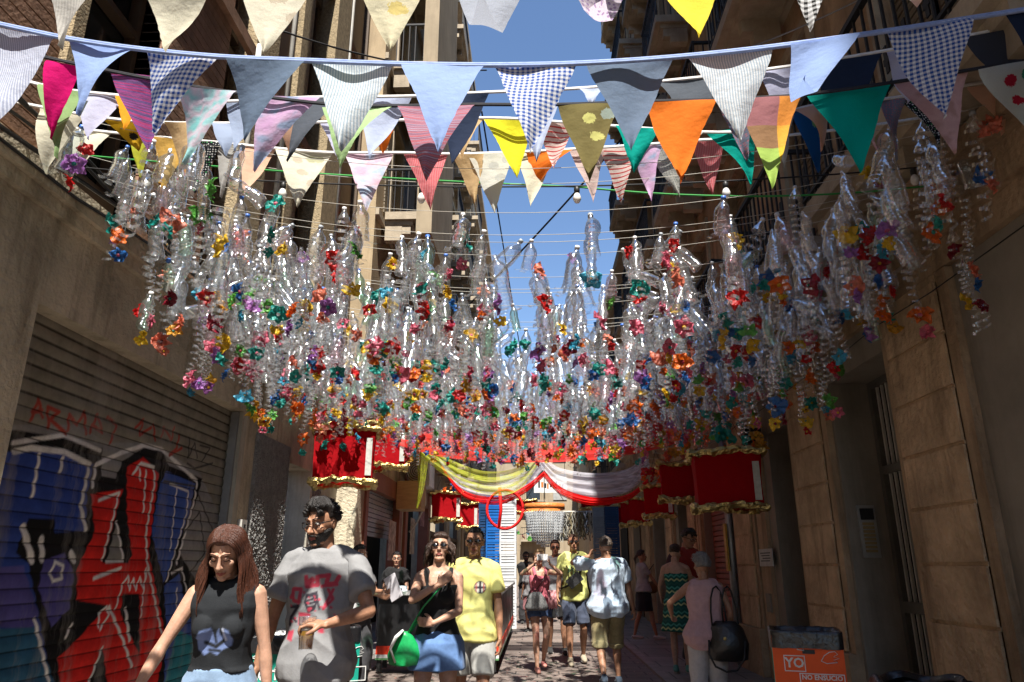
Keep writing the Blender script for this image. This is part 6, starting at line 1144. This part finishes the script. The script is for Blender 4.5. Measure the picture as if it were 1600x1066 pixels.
# --- middle group
G_ = person('young woman in pink top and denim shorts raising a white phone to her face', at(843, 900, 11.1).x, 11.1, 1.66, 8, 'f', 'fair', lh=(.12, -.27, 1.53), rh=(-.12, -.27, 1.53), lpole=(1, .1, -.7), rpole=(-1, .1, -.7), lf=(.07, .16, .05), rf=(-.07, -.14, 0), hair=('tied', 'blond'), fat=.93,
            top=('tank', .9, fabric('pink_top', (.55, .14, .18)), .02), bottom=('shorts', .76, fabric('denim_short', (.06, .1, .2), na=.3), .012), lhd=(-.25, -.3, 1), rhd=(.25, -.3, 1), shoes=('flat', fabric('sandal_pink', (.5, .22, .18))), vox=.009, lh_c=.6, rh_c=.6)
p = G_['M'] @ V(0, -.33, 1.63); t = thing('phone', 'white phone held up sideways by the young woman in pink', 'phone', tuple(p), R(8)); w = MB(); w.box(-.08, .08, -.006, .006, -.042, .042); w.build('phone_case', mat('phone_white', (.8, .8, .8), .3), t); w = MB(); w.lathe([(.006, 0), (.007, .002)], 10, M=Matrix.Translation((-.062, -.0065, .025)) @ Matrix.Rotation(R(90), 4, 'X')); w.build('camera_lens', M_lens, t)
M = G_['M']; t = thing('shoulder_bag', 'grey patterned shoulder bag with fringe hanging before the young woman in pink', 'handbag', tuple(M @ V(-.08, -.19, 1.0))); inv = Matrix.Translation(-(M @ V(-.08, -.19, 1.0)))
w = MB(); w.loft([[V(math.cos(a) * rx, math.sin(a) * .05, zz) for a in [k * math.pi / 10 for k in range(20)]] for rx, zz in ((.15, -.13), (.17, -.08), (.13, .03), (.06, .12))]); w.build('bag_body', mat('tweed', (.16, .16, .16), .9, ns=90, na=.7), t); w = MB(); w.tube([inv @ (M @ Vector(q2)) for q2 in ((-.12, -.2, 1.1), (.03, -.2, 1.3), (.1, -.05, 1.47), (.06, .1, 1.38), (-.12, .13, 1.15), (-.2, -.02, 1.02))], .014, 6, flat=.4); w.build('strap', M_black, t)
w = MB(); [w.tube([inv @ (M @ V(.1 + .012 * k, -.17 + .004 * (k % 2), 1.15)), inv @ (M @ V(.115 + .012 * k, -.19, .88 + .01 * (k % 3)))], .006, 4) for k in range(11)]; w.build('fringe', fabric('pink_scarf', (.65, .3, .32)), t)
H_ = person('tall man in yellow t-shirt, navy shorts and mirrored sunglasses with a cross-body bag', at(897, 900, 11.9).x, 11.9, 1.9, 4, 'm', 'tan', rh=(-.26, -.1, .86), lf=(.12, .12, .02), rf=(-.1, -.16, 0), hair=('crop', 'stubble'), eyes='sunglasses', hp=-3, fat=.92,
            top=('tee', .84, pm('lime_tee'), .016), bottom=('shorts', .53, fabric('navy_grey', (.07, .085, .13)), .0), shoes=('sneaker', fabric('shoe_beige', (.35, .3, .22))), vox=.009)
YG = (.62, .64, .22); tpaint(H_['top'], YG, [('line', [(-.07, 1.32), (-.1, 1.22), (-.03, 1.28), (-.02, 1.18)], .012, (.1, .35, .2)), ('line', [(.0, 1.3), (.05, 1.2), (-.05, 1.14)], .012, (.12, .38, .2))], .006)
M = H_['M']; t = thing('sling_bag', 'black sling bag worn across the chest of the tall man in yellow', 'bag', tuple(M @ V(-.02, -.2, 1.12))); inv = Matrix.Translation(-(M @ V(-.02, -.2, 1.12))); w = MB(); w.box(-.12, .12, -.04, .035, -.075, .075, M=Matrix.Rotation(R(-38), 4, 'Y')); w.build('bag_body', mat('nylon', (.03, .03, .032), .6, bump=.3), t)
w = MB(); w.tube([inv @ (M @ Vector(q2)) for q2 in ((.05, -.19, 1.2), (.13, -.1, 1.4), (.14, .02, 1.475), (.08, .13, 1.35), (-.15, .12, 1.1), (-.2, -.05, 1.0), (-.1, -.18, 1.05))], .018, 6, flat=.4); w.build('strap', M_black, t)
p = H_['M'] @ (H_['r'][0] + H_['r'][1] * .09); t = thing('water_bottle', 'small clear water bottle hanging from the hand of the tall man in yellow', 'bottle', (p.x, p.y, p.z - .2)); w = MB(); w.lathe([(.03, 0), (.034, .01), (.032, .08), (.034, .14), (.014, .19), (.014, .21)], 14); w.build('bottle_body', P_blue, t); w = MB(); w.lathe([(.016, .2), (.016, .222)], 12); w.build('cap', capm[1], t)
I_ = person('man in grey t-shirt and sunglasses half hidden behind the tall man in yellow', at(868, 900, 13.2).x, 13.2, 1.85, 2, 'm', 'tan', hair=('short', 'brown'), eyes='sunglasses', lf=(.12, -.1, 0), rf=(-.1, .15, 0), top=('tee', .86, fabric('grey_tee', (.2, .21, .22))), bottom=('shorts', .55, fabric('black', (.014, .014, .015))), shoes=('sneaker', fabric('shoe_dark', (.03, .03, .03))), vox=.011)
J_ = person('man from behind in light blue shirt and khaki shorts, hand raised to his face', at(948, 900, 9.7).x, 9.7, 1.78, 186, 'm', 'tan', lh=(.17, -.26, 1.52), lpole=(1, .1, -.25), rh=(-.33, -.02, .86), lf=(.13, .28, .07), rf=(-.13, -.14, 0), hy=8, hp=4, hair=('short', 'greybrown'), eyes='none', fat=1.14,
            top=('shirt', .80, fabric('light_blue', (.48, .58, .7), rough=.8), .03), bottom=('shorts', .46, fabric('khaki', (.3, .25, .13), na=.3, ns=12), .022), shoes=('sneaker', fabric('shoe_blue', (.05, .07, .1))), vox=.0085, lh_c=.7, lhd=(-.4, -.2, .8), rh_c=.5)
# --- in the shade on the right
K_ = person('woman in grey t-shirt and black skirt by the right wall with a brown bag', at(1004, 900, 15.5).x, 15.5, 1.70, 100, 'f', 'tan', lh=(.2, -.25, 1.05), rh=(-.15, -.3, 1.0), lf=(.1, .2, 0), rf=(-.1, -.2, 0), hair=('tied', 'brown'), top=('tee', .93, fabric('grey_tee2', (.3, .3, .31))), bottom=('skirt', .55, fabric('black_skirt', (.015, .015, .02))), shoes=('flat', fabric('shoe_white', (.5, .48, .44))), vox=.011, z=.035)
p = K_['M'] @ V(.05, -.2, 1.0); t = thing('brown_bag', 'small brown bag hanging in front of the woman in the grey t-shirt', 'handbag', tuple(p)); w = MB(); w.ell((0, 0, 0), (.15, .09, .12)); w.build('bag_body', mat('brown_leather', (.22, .1, .04), .5, bump=.2), t); w = MB(); w.tube([(-.12, 0, .06), (-.05, .05, .3), (.08, .1, .45)], .01, 6); w.build('strap', M_black, t)
Z_ = person('woman from behind in a green zigzag summer dress on the shaded pavement', at(1056, 900, 10.7).x, 10.7, 1.68, 165, 'f', 'fair', lh=(.25, -.2, 1.0), rh=(-.2, -.3, 1.1), lf=(.08, .02, 0), rf=(-.09, .0, 0), hy=-20, hp=12, hair=('bun', 'brown'), eyes='none', fat=1.08, top=('dress', .56, pm('zigzag')), shoes=('sneaker', fabric('shoe_green', (.12, .3, .25))), vox=.009, z=.035)
zz = []
for k in range(14):
    z0_ = .58 + k * .055; zz.append(('line', [(-.3 + .04 * j, z0_ + (.03 if j % 2 else 0)) for j in range(16)], .016, ((.5, .55, .25), (.08, .35, .28), (.03, .12, .1))[k % 3]))
tpaint(Z_['top'], (.015, .09, .075), zz, .006, False)
N_ = person('man in dark red t-shirt and glasses with a backpack, head bowed, by the red shutter', at(1076, 900, 11.2).x, 11.2, 1.92, 40, 'm', 'tan', hp=20, lh=(.1, -.3, 1.05), rh=(-.1, -.3, 1.05), hair=('quiff', 'black'), eyes='glasses', top=('tee', .86, fabric('dark_red', (.3, .03, .02))), bottom=('trousers', .12, fabric('dark_jeans', (.03, .035, .05))), shoes=('sneaker', fabric('shoe_dark', (.03, .03, .03))), vox=.009, z=.035)
p = N_['M'] @ V(0, .2, 1.25); t = thing('backpack', 'dark backpack on the back of the man in the dark red t-shirt', 'backpack', tuple(p), R(40)); w = MB(); w.ell((0, .03, -.02), (.17, .11, .25)); w.ell((0, .1, -.08), (.12, .07, .13)); w.build('pack_body', mat('pack', (.05, .02, .025), .7, bump=.3), t)
for sx in (-1, 1): w = MB(); w.tube([(sx * .09, -.02, .2), (sx * .1, -.14, .22), (sx * .11, -.3, .1), (sx * .14, -.28, -.1), (sx * .14, -.1, -.2)], .018, 6, flat=.4); w.build('strap', M_black, t)
O_ = person('grey-haired older woman from behind in a pale pink sleeveless blouse and white trousers', at(1098, 900, 7.2).x, 7.2, 1.53, 178, 'f', 'tan', lh=(.33, -.22, 1.12), rh=(-.24, .02, .95), lpole=(1, .6, -.2), hy=14, hp=5, hair=('grey', 'grey'), eyes='none', fat=1.1,
            top=('sleeveless', .80, fabric('pale_pink', (.52, .33, .34)), .03), bottom=('trousers', .12, fabric('white_trousers', (.55, .54, .55)), .02), shoes=('flat', fabric('shoe_white', (.5, .48, .44))), vox=.0075)
p = O_['M'] @ V(-.17, .16, .92); t = thing('black_handbag', 'large black leather handbag on the shoulder of the grey-haired woman', 'handbag', tuple(p), R(-12)); w = MB(); w.loft([[V(math.cos(a) * rx, math.sin(a) * ry, zz_) for a in [k * math.pi / 12 for k in range(24)]] for rx, ry, zz_ in ((.1, .05, -.2), (.17, .09, -.18), (.19, .1, -.05), (.15, .08, .08), (.09, .03, .14))]); w.build('bag_body', mat('black_leather', (.012, .012, .012), .35, bump=.4, bs=18, spec=.6), t)
for dx in (-.04, .06): w = MB(); w.tube([(dx - .08, -.02, .1), (dx - .085, -.05, .22), (dx - .075, -.06, .34), (dx - .05, -.04, .42), (dx - .02, .0, .44), (dx + .01, .04, .4), (dx + .04, .03, .26), (dx + .05, .0, .1)], .009, 6); w.build('handle', M_black, t)
w = MB(); w.tube([(-.16, -.06, -.02), (-.165, -.1, -.14), (-.12, -.12, -.23), (-.03, -.12, -.27), (.06, -.12, -.255), (.13, -.1, -.17), (.155, -.06, -.02)], .01, 6); w.build('strap', M_black, t); w = MB(); w.ell((-.02, -.11, .0), (.015, .006, .015)); w.build('clasp', M_gold, t)
# --- far pedestrians
far = [(822, 20, 1.78, 'bearded man in black with folded arms, far off left of the chandelier', 'm', 'black', 'grey_d', ('short', 'black')), (829, 17.5, 1.5, 'small figure in pink skirt behind the woman with the phone', 'f', 'grey_tee2', 'pink_scarf', ('tied', 'brown')), (893, 24, 1.75, 'distant person in black right of the tall man', 'm', 'black', 'navy', ('short', 'black')),
       (907, 27, 1.68, 'distant woman in white walking near the street end', 'f', 'light_blue', 'navy', ('bob', 'brown')), (914, 21, 1.7, 'distant dark-haired person partly behind the light blue shirt', 'm', 'dark_jeans', 'black', ('short', 'black')), (836, 27, 1.75, 'distant man in grey at the far end, left of centre', 'm', 'grey_tee', 'khaki', ('short', 'brown')), (985, 26, 1.7, 'distant person in the shade below the small red boxes', 'm', 'dark_red', 'navy', ('short', 'black'))]
for px_, Y_, H__, lab, sx_, tc_, bc_, hr_ in far:
    kw = dict(lh=(-.05, -.2, 1.2), rh=(.05, -.22, 1.15)) if 'folded' in lab else {}
    person(lab, at(px_, 880, Y_).x, Y_, H__, rj.uniform(-20, 20), sx_, 'tan', hair=hr_, eyes='sunglasses' if 'folded' in lab else 'none', beard='black' if 'bearded' in lab else None, lf=(.1, rj.uniform(-.12, .12), 0), rf=(-.1, rj.uniform(-.12, .12), 0), top=('tee', .9, MATS['fabric_' + tc_]), bottom=('skirt' if sx_ == 'f' else 'trousers', .55 if sx_ == 'f' else .12, MATS['fabric_' + bc_]), shoes=('sneaker', MATS['fabric_shoe_dark']), vox=.014, **kw)
